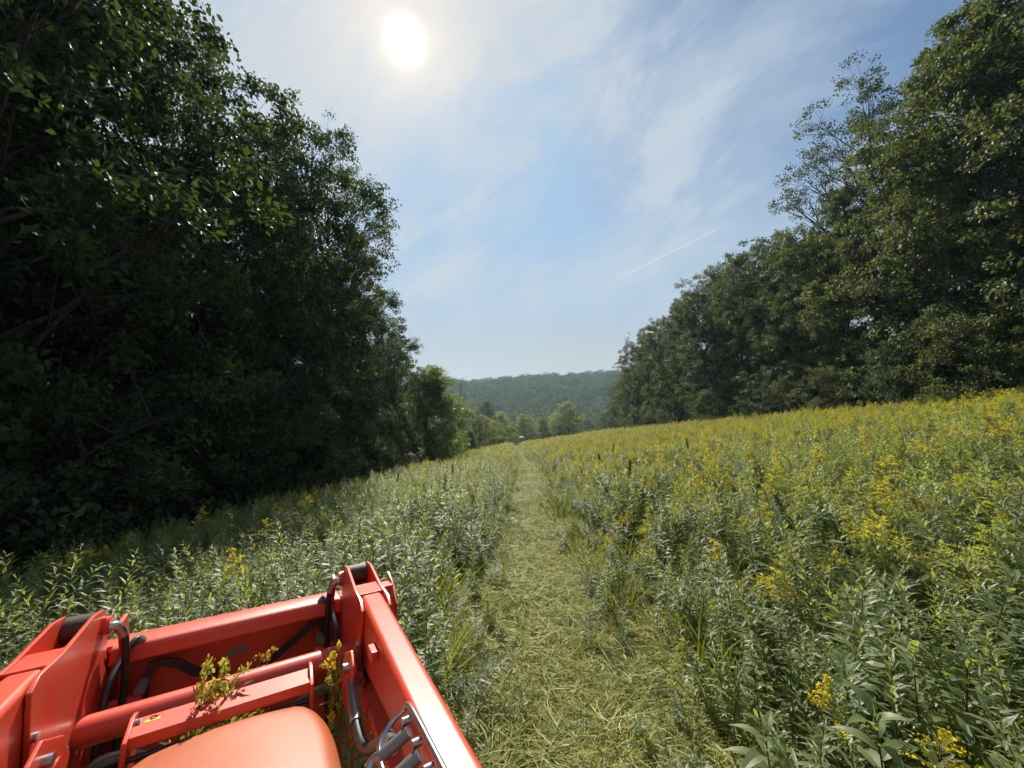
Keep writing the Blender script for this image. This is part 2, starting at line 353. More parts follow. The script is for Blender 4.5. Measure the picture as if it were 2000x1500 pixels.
tree_kind('round', 'leaf_olive', seed=12, H=12, R=5.2, base=.03, boughs=50, clumps=16, per=36, leaf=.26, bough=2.0, clump=.6, shape=((0, .85), (.35, 1.0), (.65, .92), (.85, .65), (1, .25)))
tree_kind('bare', 'leaf_gray', 'bark_grey', seed=10, H=13, R=4.4, base=.25, boughs=34, clumps=14, per=7, leaf=.12, bough=1.7, clump=.5, trunk_r=.2, shape=OPEN, flat=.9)
def put_tree(kind, x, y, h, label, cat='tree', group=None, name='broadleaf_tree', rz=None, wide=1.0, sink=.1):
    t, c = TREE[kind]
    H0 = {'dense1': 20, 'dense2': 22, 'dense3': 19, 'dark1': 20, 'open1': 22, 'open2': 22, 'shrub1': 5, 'shrub2': 6.5, 'lime': 9, 'bare': 13, 'round': 12, 'open3': 22}[kind]
    s = h/H0
    r = random.Random(int(x*97+y*31))
    o = empty(name, (x, y, float(ground_z(x, y))-sink), (0, 0, r.uniform(0, 6.28) if rz is None else rz), (s*wide, s*wide, s))
    mesh_obj('trunk', t, o); mesh_obj('crown', c, o)
    return tag(o, label, cat, group)
ORD = ['first', 'second', 'third', 'fourth', 'fifth', 'sixth', 'seventh', 'eighth', 'ninth', 'tenth', 'eleventh', 'twelfth', 'thirteenth', 'fourteenth', 'fifteenth', 'sixteenth', 'seventeenth', 'eighteenth', 'nineteenth', 'twentieth']
# left wood, front row: x, y, height, kind
LEFT1 = [(-13.0, 4.0, 19, 'dark1'), (-12.4, 8.2, 21, 'dense3'), (-13.4, 12.6, 23, 'dark1'), (-13.4, 17.0, 22, 'dense3'), (-12.8, 21.3, 23.5, 'dark1'),
         (-13.1, 26.2, 25.0, 'open3'), (-13.8, 31.5, 20.5, 'dark1'), (-14.8, 36.5, 20.5, 'dense3'), (-15.0, 43.5, 19, 'dark1'), (-16.5, 51, 18, 'dense3'), (-19.5, 60, 16, 'dense1')]
for i, (x, y, h, k) in enumerate(LEFT1):
    put_tree(k, x, y, h, 'dark %s tree in the front row of the left wood, %s from the camera' % ('thin-crowned' if 'open' in k else 'leafy', ORD[i]), group='front row of the left wood', wide=.92)
LEFT2 = [(-18, 2, 23, 'dark1'), (-17.5, 7, 25, 'dense3'), (-17.5, 12, 25, 'open1'), (-18, 17.5, 22, 'dark1'), (-18.5, 23, 21, 'dense3'), (-18.5, 29, 22, 'dark1'), (-19, 36, 21, 'dense3'), (-21, 44, 20, 'dark1'), (-24, 55, 18, 'dense3'), (-25, 70, 15, 'dark1')]
for i, (x, y, h, k) in enumerate(LEFT2):
    put_tree(k, x, y, h, 'tall dark tree behind the left wood front row, %s from the camera' % ORD[i], group='second row of the left wood')
LEFT3 = [(-24, 0, 24, 'dense3'), (-24, 6, 25, 'dense1'), (-24, 12, 25, 'dense3'), (-24.5, 18, 22, 'dense2'), (-25, 25, 21, 'dense3'), (-26, 33, 22, 'dense1'), (-27, 42, 21, 'dense3'), (-31, 8, 24, 'dense1'), (-31, 20, 22, 'dense2')]
for i, (x, y, h, k) in enumerate(LEFT3):
    put_tree(k, x, y, h, 'dark tree seen in gaps deep inside the left wood, %s from the camera' % ORD[i], group='trees deep in the left wood')
LSHRUB = [(-10.2, 3.5, 3.6, 'shrub2'), (-10.6, 6.4, 4.4, 'shrub2'), (-10.2, 9.4, 5.0, 'shrub1'), (-10.9, 12.2, 4.6, 'shrub2'), (-10.0, 15.2, 5.2, 'shrub2'), (-10.3, 18.5, 5.5, 'shrub1'),
          (-10.0, 22.5, 5.6, 'shrub2'), (-9.9, 26.5, 5.0, 'shrub1'), (-9.8, 30, 6.0, 'shrub2'), (-10.6, 34.5, 4.2, 'shrub1'),
          (-14.5, 6, 6.5, 'shrub2'), (-14.8, 10.5, 6.8, 'shrub1'), (-15, 15, 7, 'shrub2'), (-15, 19.5, 7, 'shrub1'), (-15, 24, 7, 'shrub2'), (-15.5, 29, 7, 'shrub1')]
for i, (x, y, h, k) in enumerate(LSHRUB):
    put_tree(k, x, y, h, ('shaded dark green shrub at the foot of the left wood, %s from the camera' % ORD[i]) if i < 10 else ('shaded shrub between the trunks inside the left wood, %s from the camera' % ORD[i-10]), 'shrub', 'shrubs at the foot of the left wood', 'shrub')
put_tree('lime', -9.0, 41.0, 11.4, 'bright yellow-green bushy tree at the far end of the left wood', name='bushy_tree', wide=1.1)
put_tree('lime', -7.0, 66, 4.6, 'small yellow-green shrub under the grey bare tree at the left field edge', 'shrub', name='shrub')
put_tree('bare', -9.4, 70, 14.5, 'grey half-bare tree with twiggy crown beyond the yellow-green tree', name='bare_tree')
put_tree('shrub2', -9.6, 58, 6.5, 'grey-green shrub between the yellow-green tree and the bare tree', 'shrub', name='shrub')
put_tree('shrub1', -8.0, 53, 5.2, 'grey-green shrub right against the yellow-green tree at the left field edge', 'shrub', name='shrub')
put_tree('shrub1', -6.8, 80, 7.5, 'low grey-green shrub behind the bare tree at the field corner', 'shrub', name='shrub')
# right wood
RIGHT1 = [(28.0, 12, 24, 'dense3'), (27.4, 17, 24, 'dense1'), (27.4, 21.5, 24.5, 'dense2'), (27.4, 26, 21.5, 'dense1'), (26.8, 30.5, 19.5, 'dense2'), (27.2, 35, 18.5, 'dense1'), (27.2, 40, 19, 'dense3'), (27.4, 45.5, 21.5, 'dense2'),
          (27.2, 51, 22, 'dense1'), (27.0, 57, 20.5, 'dense3'), (27.2, 63, 21, 'dense2'), (27.0, 70, 20.5, 'dense1'), (27.2, 77, 20.5, 'dense2'), (27.0, 84, 19.5, 'dense1'), (27.2, 91, 15.5, 'dense2'), (27.0, 98, 13, 'dense1')]
for i, (x, y, h, k) in enumerate(RIGHT1):
    put_tree(k, x, y, h, 'leafy tree at the edge of the right wood, %s from the camera' % ORD[i], group='front row of the right wood', wide=.9)
RIGHT2 = [(33, 19, 27, 'dense2'), (33.5, 25, 27.5, 'dense3'), (33.0, 34.0, 31.0, 'open1'), (33, 40, 20, 'dark1'), (32.5, 47, 22.5, 'dense3'), (33, 55, 23, 'dark1'), (32.5, 64, 22, 'dense3'), (33, 74, 21, 'dark1'), (33, 85, 19, 'dense3'), (33, 96, 15, 'dark1'),
          (38, 27, 24, 'dense1'), (39, 36, 22, 'dense3'), (39, 47, 22, 'dense1'), (39, 60, 23, 'dense3')]
for i, (x, y, h, k) in enumerate(RIGHT2):
    put_tree(k, x, y, h, 'tall %s rising behind the right wood edge, %s from the camera' % ('airy-crowned tree' if 'open' in k else 'dark tree', ORD[i]), group='second row of the right wood')
RSHRUB = [(23.8, 14.5, 5.5, 'shrub2'), (24, 19.5, 5.5, 'shrub1'), (23.8, 24.5, 5.0, 'shrub2'), (24, 30, 4.6, 'shrub1'), (23.8, 37, 4.6, 'shrub2'), (24, 46, 5.0, 'shrub1'), (24, 58, 5.0, 'shrub2'), (24, 73, 5, 'shrub1'), (23.6, 99, 6.0, 'shrub1')]
for i, (x, y, h, k) in enumerate(RSHRUB):
    put_tree(k, x, y, h, 'green shrub at the foot of the right wood, %s from the camera' % ORD[i], 'shrub', 'shrubs at the foot of the right wood', 'shrub')
put_tree('open2', 26.4, 86, 22.0, 'thin sapling top sticking up alone at the far end of the right wood', name='thin_tree', wide=.35)
# trees at the foot of the field
MID = [(-7.4, 92, 8.5, 'round', 'hazy rounded bush beyond the grey bare tree, nearest of the bushes at the field corner'), (-5.2, 108, 8.0, 'round', 'hazy rounded bush at the very tip of the left treeline'), (4.6, 150, 12.0, 'round', 'round olive-green tree at the foot of the field, behind the white-roofed hut'), (12.0, 158, 10.5, 'round', 'low olive-green tree between the round tree and the taller right-hand tree down the valley'),
       (18.0, 164, 12.0, 'round', 'broad olive-green tree just left of the tallest tree down the valley'), (22.8, 156, 15.0, 'round', 'tallest olive-green tree at the right end of the clump down the valley'),
       (-10, 118, 16, 'bare', 'hazy grey twiggy tree at the far left field corner'), (-9, 135, 18, 'dense2', 'hazy pointed tree at left of the valley floor'), (-4.5, 152, 14, 'round', 'hazy green tree just left of the white-roofed hut'), (-3.0, 104, 2.6, 'shrub1', 'low bush at the far left corner of the goldenrod'),
       (-6, 195, 13, 'dense3', 'dark hazy tree in the row across the valley, left end'), (3, 200, 13, 'dense1', 'dark hazy tree in the row across the valley, behind the round tree'), (12, 204, 14, 'dense3', 'dark hazy tree in the row across the valley, at its middle'), (22, 210, 13, 'dense3', 'dark hazy tree in the row across the valley, behind the broad tree'),
       (33, 215, 12, 'dense1', 'dark hazy tree in the row across the valley, right of the tallest tree'), (43, 220, 13, 'dense3', 'dark hazy tree in the row across the valley, right end by the wood'), (54, 225, 14, 'dense3', 'dark hazy tree in the row across the valley, half behind the right wood')]
for x, y, h, k, lab in MID: put_tree(k, x, y, h, lab, name='valley_tree', wide=1.15, group='trees at the foot of the field')

# far hillside wood: one mass
def far_forest():
    kinds = []
    for i in range(5):
        g, v, f, rnd = make_tree(seed=40+i, H=15, R=5.6, base=.1, boughs=30, clumps=6, per=9, leaf=.85, bough=2.3, clump=.9, shape=((0, .7), (.35, 1.0), (.65, 1.0), (.85, .82), (1, .5)), inner=.15)
        kinds.append(np_mesh('far crown', v, [f], [M['leaf_mid' if i % 2 else 'leaf_dark']], rnd=rnd))
    r = np.random.default_rng(5)
    P = []
    for k in range(5200):
        y = r.uniform(235, 760); x = r.uniform(-.42, .62)*y
        P.append((x, y))
    P = np.array(P); z = ground_z(P[:, 0], P[:, 1])-.6
    s = r.uniform(.7, 1.35, len(P))
    rot = np.column_stack([np.zeros(len(P)), np.zeros(len(P)), r.uniform(0, 6.28, len(P))])
    scatter('hillside_forest', np.column_stack([P, z]), rot, np.column_stack([s, s, s*r.uniform(.65, .95, len(P))]), r.integers(0, 5, len(P)), kinds, 'hazy blue-green forest covering the far hillside', 'forest')
far_forest()

# ------------------------------------------------------------------ goldenrod and other weeds
def leaves_strip(g, base, ax, up, ln, wd, droop, mi, rnd):
    """narrow curved leaves, arrays"""
    sd = np.cross(ax, up); sd /= np.linalg.norm(sd, axis=1)[:, None]+1e-6
    nn = np.cross(sd, ax)
    P = lambda s, w, d: base+ax*(ln*s)[:, None]+sd*(wd*w)[:, None]-nn*(ln*droop*d)[:, None]
    v = np.stack([base, P(.35, 1, .05), P(.35, -1, .05), P(.7, .75, .32), P(.7, -.75, .32), P(1, 0, .8), P(.35, 0, .10), P(.7, 0, .37)], 1)
    n = len(base); b = np.arange(n)[:, None]*8
    q = np.concatenate([b+np.array([[6, 1, 3, 7]]), b+np.array([[2, 6, 7, 4]])]); tr = np.concatenate([b+np.array([[0, 1, 6]]), b+np.array([[0, 6, 2]]), b+np.array([[7, 3, 5]]), b+np.array([[4, 7, 5]])])
    vv = v.reshape(-1, 3)
    g.v.append(vv); 
    g.p[4].append(q+g.n); g.m[4].append(np.full(len(q), mi)); g.r[4].append(np.tile(rnd, 2))
    g.p[3].append(tr+g.n); g.m[3].append(np.full(len(tr), mi)); g.r[3].append(np.tile(rnd, 4)); g.n += len(vv)
def rod(seed, H=1.05, nl=62, flower=None, leaf=.095, lean=.12):
    """goldenrod stem; returns three Geos: stem, leaves, plume (or None)"""
    r = np.random.default_rng(seed)
    a = r.uniform(0, 6.28); ln = r.uniform(.2, 1)*lean
    t = np.linspace(0, 1, 7)
    stem = np.column_stack([math.cos(a)*ln*t**2*H, math.sin(a)*ln*t**2*H, t*H])
    gs, gl, gp = Geo(), Geo(), None; wl = r.uniform(.8, 1.25)
    gs.tube(stem, .0042*(1-.7*t), 4)
    h = np.sort(r.uniform(.22, 1.0, nl)); h = .22+.78*((np.arange(nl)+r.uniform(0, .8, nl))/nl)**.9
    base = np.column_stack([np.interp(h, t, stem[:, i]) for i in range(3)])
    az = np.arange(nl)*2.399+r.normal(0, .3, nl); el = np.radians(r.uniform(5, 25)+42*h**2+r.normal(0, 14, nl))
    ax = np.column_stack([np.cos(az)*np.cos(el), np.sin(az)*np.cos(el), np.sin(el)])
    l = leaf*(.75+.6*np.sin(np.clip((h-.1)/.9, 0, 1)*math.pi*.85))*r.uniform(.7, 1.15, nl)*(1-.45*h**4)
    leaves_strip(gl, base, ax, np.tile([0, 0, 1.0], (nl, 1)), l, l*r.uniform(.08, .125, nl)*wl, r.uniform(.1, .55, nl), 0, r.uniform(0, 1, nl))
    if flower:
        gp = Geo(); top = stem[-1]; nb = 15; lean_a = r.uniform(0, 6.28); full = r.uniform(.8, 1.2)
        P = []
        for k in range(nb):
            f = k/(nb-1); b0 = top+np.array([0, 0, -.17*(1-f)+.05*f])
            aa = lean_a+r.normal(0, 1.3); L = (.13*(1-f)+.035)*r.uniform(.7, 1.2)*full
            s = np.linspace(0, 1, 5)
            d = np.array([math.cos(aa), math.sin(aa), .75])
            p = b0+L*(s[:, None]*d+(s**2)[:, None]*np.array([0, 0, -.55]))
            gp.tube(p, .0016, 3, 1)
            n = int(44*(1-.5*f))
            q = r.uniform(.15, 1, n)
            pp = np.column_stack([np.interp(q, s, p[:, i]) for i in range(3)])+r.normal(0, .006, (n, 3))+np.array([0, 0, .005])
            P.append(pp)
        P = np.vstack(P); n = len(P); sz = r.uniform(.004, .0075, n)[:, None]
        u = r.normal(0, 1, (n, 3)); u /= np.linalg.norm(u, axis=1)[:, None]; w = np.cross(u, r.normal(0, 1, (n, 3))); w /= np.linalg.norm(w, axis=1)[:, None]
        v = np.stack([P-u*sz, P+w*sz*.8, P+u*sz, P-w*sz*.8], 1).reshape(-1, 3)
        gp.add(v, np.arange(4*n).reshape(-1, 4), 0, r.uniform(0, 1, n))
    return gs, gl, gp
RODS = []   # (parts meshes dict, joined mesh, flowering)
def join(parts, name):
    g = Geo(); mats = []
    for pg, pm in parts:
        off = len(mats); mats += pm
        n0 = g.n
        for v in pg.v: g.v.append(v)
        for k in (3, 4):
            for f, m, rr in zip(pg.p[k], pg.m[k], pg.r[k]): g.p[k].append(f+n0); g.m[k].append(m+off); g.r[k].append(rr)
        g.n += pg.n
    return g.mesh(name, mats)
for i in range(16):
    fl = [None, 'rod_flower', 'rod_bud', 'rod_faded'][0 if i < 8 else (1 if i < 12 else (2 if i < 14 else 3))]
    r_ = random.Random(i*7+1)
    gs, gl, gp = rod(100+i, r_.uniform(.78, 1.15), r_.randint(56, 104), fl, r_.uniform(.076, .124), r_.uniform(.08, .45))
    parts = {'stem': gs.mesh('rod stem', [M['stem']]), 'foliage': gl.mesh('rod foliage', [M['rod_leaf']])}
    j = [(gs, [M['stem']]), (gl, [M['rod_leaf']])]
    if gp: parts['flower_plume'] = gp.mesh('rod plume', [M[fl], M['stem']]); j.append((gp, [M[fl], M['stem']]))
    RODS.append((parts, join(j, 'rod'), fl))
def grass_tuft(seed, n, h, spread, mat, w=.004, flat=0.0):
    r = np.random.default_rng(seed); g = Geo()
    base = np.column_stack([r.normal(0, spread, (n, 2)), np.zeros(n)])
    az = r.uniform(0, 6.28, n); el = np.radians(np.clip(r.normal(70-60*flat, 16, n), 3, 88))
    ax = np.column_stack([np.cos(az)*np.cos(el), np.sin(az)*np.cos(el), np.sin(el)])
    up = np.column_stack([-np.cos(az)*np.sin(el), -np.sin(az)*np.sin(el), np.cos(el)])
    ln = h*r.uniform(.5, 1.2, n)
    leaves_strip(g, base, ax, up, ln, np.full(n, w)*r.uniform(.7, 1.4, n), r.uniform(.1, .5, n), 0, r.uniform(0, 1, n))
    return g.mesh('tuft', [mat])
TUFTS = [grass_tuft(i, 40, .15, .06, M['grass'], .0026, .35) for i in range(4)]
TALLGRASS = [grass_tuft(20+i, 30, .7, .07, M['grass'], .004, .1) for i in range(3)]
def clippings(seed, n=46):
    r = np.random.default_rng(seed); g = Geo(); a0 = r.uniform(0, 6.28)
    for k in range(n):                                   # long bent stalks lying in a loose swath
        a = a0+r.normal(0, .45); L = r.uniform(.05, .10)+.24*r.uniform()**2; c = r.normal(0, .11, 2); s = np.linspace(-.5, .5, 5)
        bend = r.normal(0, .35); hgt = r.uniform(.01, .09); arch = abs(r.normal(0, .05))
        p = np.column_stack([c[0]+L*(s*math.cos(a)-bend*s*s*math.sin(a)), c[1]+L*(s*math.sin(a)+bend*s*s*math.cos(a)), hgt+arch*(.25-s*s)*4*L+r.normal(0, .08)*s*L])
        w = r.uniform(.0008, .0024); nrm = np.array([-math.sin(a), math.cos(a), r.normal(0, .5)])*w; tp = np.array([.6, 1, 1, .8, .2])[:, None]
        v = np.vstack([p+nrm*tp, p-nrm*tp]); i = np.arange(4)
        g.add(v, np.stack([i, i+1, i+6, i+5], -1), 0, r.uniform(0, 1)**1.3)
    m = 16                                               # torn leaves
    base = np.column_stack([r.normal(0, .11, (m, 2)), r.uniform(.01, .08, m)]); az = r.uniform(0, 6.28, m); el = r.normal(.1, .3, m)
    ax = np.column_stack([np.cos(az)*np.cos(el), np.sin(az)*np.cos(el), np.sin(el)])
    leaves_strip(g, base, ax, np.tile([0, 0, 1.0], (m, 1))+r.normal(0, .3, (m, 3)), r.uniform(.04, .09, m), r.uniform(.004, .009, m), r.uniform(-.2, .4, m), 1, r.uniform(0, 1, m))
    return g.mesh('clippings', [M['straw'], M['rod_leaf']])
CLIPS = [clippings(60+i) for i in range(7)]

# tractor pose (used to keep plants out of its footprint)
TX = np.array([0.85832153, 0.51308338, -0.00543938]); TY = np.array([-0.5116424, 0.85501297, -0.08470465]); TZ = np.array([-0.03880981, 0.07548685, 0.99639126])
TO = np.array([-1.13370523, 1.66150306, CAM_Z-0.74078007])
def tractor_xy(x, y):
    d = np.stack([np.asarray(x)-TO[0], np.asarray(y)-TO[1]], -1); return d@TX[:2], d@TY[:2]
def in_tractor(x, y):
    a, b = tractor_xy(x, y); return (np.abs(a) < .82) & (b < .62) & (b > -4.6)
rg = np.random.default_rng(11)
def candidates(dens, x0, x1, y0, y1):
    n = int(dens*(x1-x0)*(y1-y0)); return np.column_stack([rg.uniform(x0, x1, n), rg.uniform(y0, y1, n)])
def left_edge(y): return -10.6+.8*np.sin(y*.21)+4.6*smooth(48, 80, y)
def value_noise(x, y, s, seed):
    x = np.asarray(x)*s+seed*17.3; y = np.asarray(y)*s+seed*5.1
    return .5+.25*(np.sin(x*1.7+1.3*np.sin(y*.9))+np.sin(y*1.9+1.1*np.sin(x*1.3+2)))
def field_mask(P, margin=.80):
    x, y = P[:, 0], P[:, 1]
    px = path_x(y)+.07*np.sin(y*2.3)+.05*np.sin(y*5.1)
    ok = (np.abs(x-px) > margin*(1-.42*smooth(18, 42, y))+.22*(1-smooth(2.5, 7, y))+.10*np.sin(y*3.7)) | (y < .3)
    ok &= ~in_tractor(x, y) & (x > left_edge(y)) & (x < 24.2) & (y < 100)
    ok &= x < 1.75*np.maximum(y, 0)+3.2
    ok &= x > -1.75*np.maximum(y, 0)-3.5
    ok &= np.hypot(x, y) > .9
    return ok
P = np.vstack([candidates(30, -9, 10, -.5, 9), candidates(19, -11, 25, 9, 24), candidates(20, -11, 10, 9, 15), candidates(12, -11, 25, 24, 50), candidates(8, -11, 25, 50, 100)])
P = P[field_mask(P)]
patch = value_noise(P[:, 0], P[:, 1], .35, 3)
gap = value_noise(P[:, 0], P[:, 1], 1.1, 8)
keep = rg.uniform(size=len(P)) < (.55+.6*gap); P = P[keep]; patch = patch[keep]
n = len(P); dist = np.hypot(P[:, 0], P[:, 1])
clus = smooth(.54, .80, value_noise(P[:, 0]+.3*P[:, 1], P[:, 1], .95, 4))*smooth(.35, .7, patch)
pf = np.where(P[:, 0] > path_x(P[:, 1]), .09+.95*clus*smooth(.9, 1.8, P[:, 0])+.52*smooth(9, 24, dist), .02+.12*clus+.48*smooth(14, 36, dist))
pf = np.clip(pf+.2*(patch-.5)*smooth(8, 20, dist), .01, .85)
isf = rg.uniform(size=n) < pf
kind = np.where(isf, rg.choice([8, 9, 10, 11, 12, 13, 14, 15], n, p=[.14, .14, .14, .14, .17, .17, .05, .05]), rg.integers(0, 8, n))
scl = rg.normal(1.0, .19, n)*(.82+.32*value_noise(P[:, 0], P[:, 1], .6, 5)); edge = np.abs(P[:, 0]-path_x(P[:, 1])); scl = np.clip(scl*(1.0+.04*smooth(4, 14, dist))*np.where(P[:, 0] < path_x(P[:, 1]), .88+.12*smooth(.8, 1.8, edge), .55+.45*smooth(.8, 1.8, edge)), .35, 1.3)
rotz = rg.uniform(0, 6.28, n); tx = rg.normal(0, .20, n); ty = rg.normal(0, .20, n)
z = ground_z(P[:, 0], P[:, 1])-.02
# the 300 that show largest stand as plants of their own
view = (P[:, 1] > .6) & (np.abs(P[:, 0]) < 1.45*P[:, 1]+.3)
score = np.where(view, dist, 1e9); order = np.argsort(score)[:300]
single = np.zeros(n, bool); single[order] = True
LOOK = {None: 'flowerless leafy goldenrod', 'rod_flower': 'goldenrod with a bright yellow plume', 'rod_bud': 'goldenrod with a pale budding plume', 'rod_faded': 'goldenrod with a faded brownish plume'}
count = {}
def nth(k):
    if k >= 100: return 'hundred-and-'+nth(k-100)
    if k == 99: return 'hundredth'
    if k < 20: return ORD[k]
    tens = {2: 'twenty', 3: 'thirty', 4: 'forty', 5: 'fifty', 6: 'sixty', 7: 'seventy', 8: 'eighty', 9: 'ninety'}; t_, u_ = divmod(k+1, 10)
    return (tens[t_][:-1]+'ieth') if u_ == 0 else tens[t_]+'-'+ORD[u_-1]
for i in order:
    parts, _, fl = RODS[kind[i]]
    off = P[i, 0]-path_x(P[i, 1]); side = 'right' if off > 0 else 'left'
    zone = ('%s edge of the strip' % side) if abs(off) < 1.1 else ('dense stand %s of the strip' % side if abs(off) < 2.6 else 'weeds far %s of the strip' % side)
    key = (fl, zone); k = count.get(key, 0); count[key] = k+1
    o = empty('goldenrod', (P[i, 0], P[i, 1], z[i]), (tx[i], ty[i], rotz[i]), (scl[i],)*3)
    for nm, me in parts.items(): mesh_obj(nm, me, o)
    tag(o, '%s in the %s, %s nearest' % (LOOK[fl], zone, nth(k)) if 'edge' not in zone else '%s on the %s, %s nearest' % (LOOK[fl], zone, nth(k)), 'goldenrod', 'goldenrods near the camera')
rest = ~single
wide = 1+.35*smooth(25, 80, dist)
scatter('goldenrod_meadow', np.column_stack([P, z])[rest], np.column_stack([tx, ty, rotz])[rest], np.column_stack([scl*wide, scl*wide, scl])[rest], kind[rest], [r[1] for r in RODS], 'meadow of goldenrod filling the slope between the two woods', 'meadow')
# tall grass among the weeds
Q = np.vstack([candidates(4, -9, 10, -.5, 12), candidates(2, -11, 24, 12, 40)]); Q = Q[field_mask(Q, .74)]
m = len(Q); s = rg.uniform(.6, 1.15, m)
scatter('tall_grass', np.column_stack([Q, ground_z(Q[:, 0], Q[:, 1])]), np.column_stack([rg.normal(0, .1, (m, 2)), rg.uniform(0, 6.28, m)]), np.column_stack([s, s, s]), rg.integers(0, 3, m), TALLGRASS, 'tall grass growing between the goldenrod stems', 'grass')
# mown strip
def strip(dens, y0, y1, half):
    n = int(dens*(y1-y0)*2*half); y = rg.uniform(y0, y1, n); x = path_x(y)+np.where(rg.uniform(size=n) < .6, rg.uniform(-half, half, n), np.clip(rg.normal(0, half*.55, n), -half*1.2, half*1.2))
    ok = np.hypot(x, y) > .3; a, b = tractor_xy(x, y); ok &= ~((np.abs(a) < .6) & (b < .5))
    ok &= rg.uniform(size=n) < .25+1.1*value_noise(x, y, 2.6, dens % 7)
    return np.column_stack([x, y])[ok]
S = np.vstack([strip(230, .4, 9, 1.15), strip(100, 9, 28, 1.0), strip(45, 28, 100, 1.0)]); m = len(S); s = rg.uniform(.6, 1.25, m)
scatter('mown_grass', np.column_stack([S, ground_z(S[:, 0], S[:, 1])]), np.column_stack([rg.normal(0, .15, (m, 2)), rg.uniform(0, 6.28, m)]), np.column_stack([s, s, s*rg.uniform(.5, 1.2, m)]), rg.integers(0, 4, m), TUFTS, 'short mown grass along the cut strip down the field', 'grass')
S = np.vstack([strip(140, .4, 9, 1.1), strip(70, 9, 28, .95), strip(30, 28, 100, .95)]); m = len(S); s = rg.uniform(.7, 1.4, m)
scatter('grass_clippings', np.column_stack([S, ground_z(S[:, 0], S[:, 1])+rg.uniform(.02, .07, m)]), np.column_stack([rg.normal(0, .12, (m, 2)), rg.uniform(0, 6.28, m)]), np.column_stack([s, s, s]), rg.integers(0, 7, m), CLIPS, 'pale cut grass clippings lying along the mown strip', 'clippings')

# small regrowth and half-cut weeds along the strip
def edge_pts(n, y0, y1):
    y = y0+(y1-y0)*rg.uniform(0, 1, n)**1.6; sd = rg.choice([-1, 1], n); x = path_x(y)+sd*np.abs(rg.normal(.62, .13, n)); mid = rg.uniform(size=n) < .25; x = np.where(mid, path_x(y)+rg.uniform(-.6, .6, n), x)
    ok = ~in_tractor(x, y) & (np.hypot(x, y) > .8); return np.column_stack([x, y])[ok], mid[ok]
E_, mid_ = edge_pts(620, 1.2, 45); m = len(E_); s = np.where(mid_, rg.uniform(.10, .22, m), rg.uniform(.2, .6, m))
scatter('weed_regrowth', np.column_stack([E_, ground_z(E_[:, 0], E_[:, 1])]), np.column_stack([rg.normal(0, .35, (m, 2)), rg.uniform(0, 6.28, m)]), np.column_stack([s*1.25, s*1.25, s]), rg.integers(0, 8, m), [r[1] for r in RODS[:8]], 'short half-cut weeds along the edges of the mown strip', 'weeds')

# dark dock stalks above the weeds
def dock_mesh(seed):
    r = np.random.default_rng(seed); g = Geo(); t = np.linspace(0, 1, 5)
    st = np.column_stack([.05*t**2, 0*t, 1.25*t]); g.tube(st, .006*(1-.6*t), 5)
    n = 420; h = r.uniform(.72, 1.0, n); p = np.column_stack([.05*h**2, 0*h, 1.25*h])+r.normal(0, .018, (n, 3))
    u = r.normal(0, 1, (n, 3)); u /= np.linalg.norm(u, axis=1)[:, None]; w = np.cross(u, r.normal(0, 1, (n, 3))); w /= np.linalg.norm(w, axis=1)[:, None]
    q = Geo(); q.add(np.stack([p-u*.009, p+w*.008, p+u*.009, p-w*.008], 1).reshape(-1, 3), np.arange(4*n).reshape(-1, 4), 0, r.uniform(0, 1, n))
    return g.mesh('dock stem', [M['stem']]), q.mesh('dock seeds', [M['dock']])
DOCK = dock_mesh(3)
for i, (x, y, lab) in enumerate([(2.5, 8.5, 'dark brown dock stalk right of the mown strip, nearest of the dark stalks'), (-1.6, 9.2, 'dark brown dock stalk left of the mown strip, nearest on that side'), (2.9, 12.5, 'dark brown dock stalk right of the strip, second from the camera'),
                                 (6.2, 13.5, 'dark brown dock stalk well right of the strip, out in the goldenrod'), (-2.2, 15, 'dark brown dock stalk left of the strip, second from the camera'), (4.4, 17, 'dark brown dock stalk right of the strip, farthest of the dark stalks'), (-4.2, 14, 'dark brown dock stalk farthest left, towards the shaded wood')]):
    o = empty('dock_stalk', (x, y, float(ground_z(x, y))), (.03*i-.08, .05, i*1.1), (1.08,)*3)
    mesh_obj('stem', DOCK[0], o); mesh_obj('seed_head', DOCK[1], o); tag(o, lab, 'weed', 'dark dock stalks above the weeds')

def umbel_parts(seed):
    r = np.random.default_rng(seed); g = Geo(); t = np.linspace(0, 1, 5); st = np.column_stack([.04*t**2, .02*t, .92*t]); g.tube(st, .003*(1-.4*t), 4)
    q = Geo(); top = st[-1]; P_ = []
    for k in range(16):
        a = k*2.399; rr = .045*math.sqrt((k+.5)/16); c = top+np.array([math.cos(a)*rr, math.sin(a)*rr, .035-.2*rr]); q.tube([top, c], .0009, 3, 1); P_.append(c+r.normal(0, .006, (14, 3))*np.array([1, 1, .4]))
    P_ = np.vstack(P_); n_ = len(P_); u = r.normal(0, 1, (n_, 3)); u /= np.linalg.norm(u, axis=1)[:, None]; w = np.cross(u, r.normal(0, 1, (n_, 3))); w /= np.linalg.norm(w, axis=1)[:, None]
    q.add(np.stack([P_-u*.004, P_+w*.004, P_+u*.004, P_-w*.004], 1).reshape(-1, 3), np.arange(4*n_).reshape(-1, 4), 0, r.uniform(0, 1, n_))
    return g.mesh('umbel stem', [M['stem']]), q.mesh('umbel', [M['umbel'], M['stem']])
UMB = umbel_parts(2)
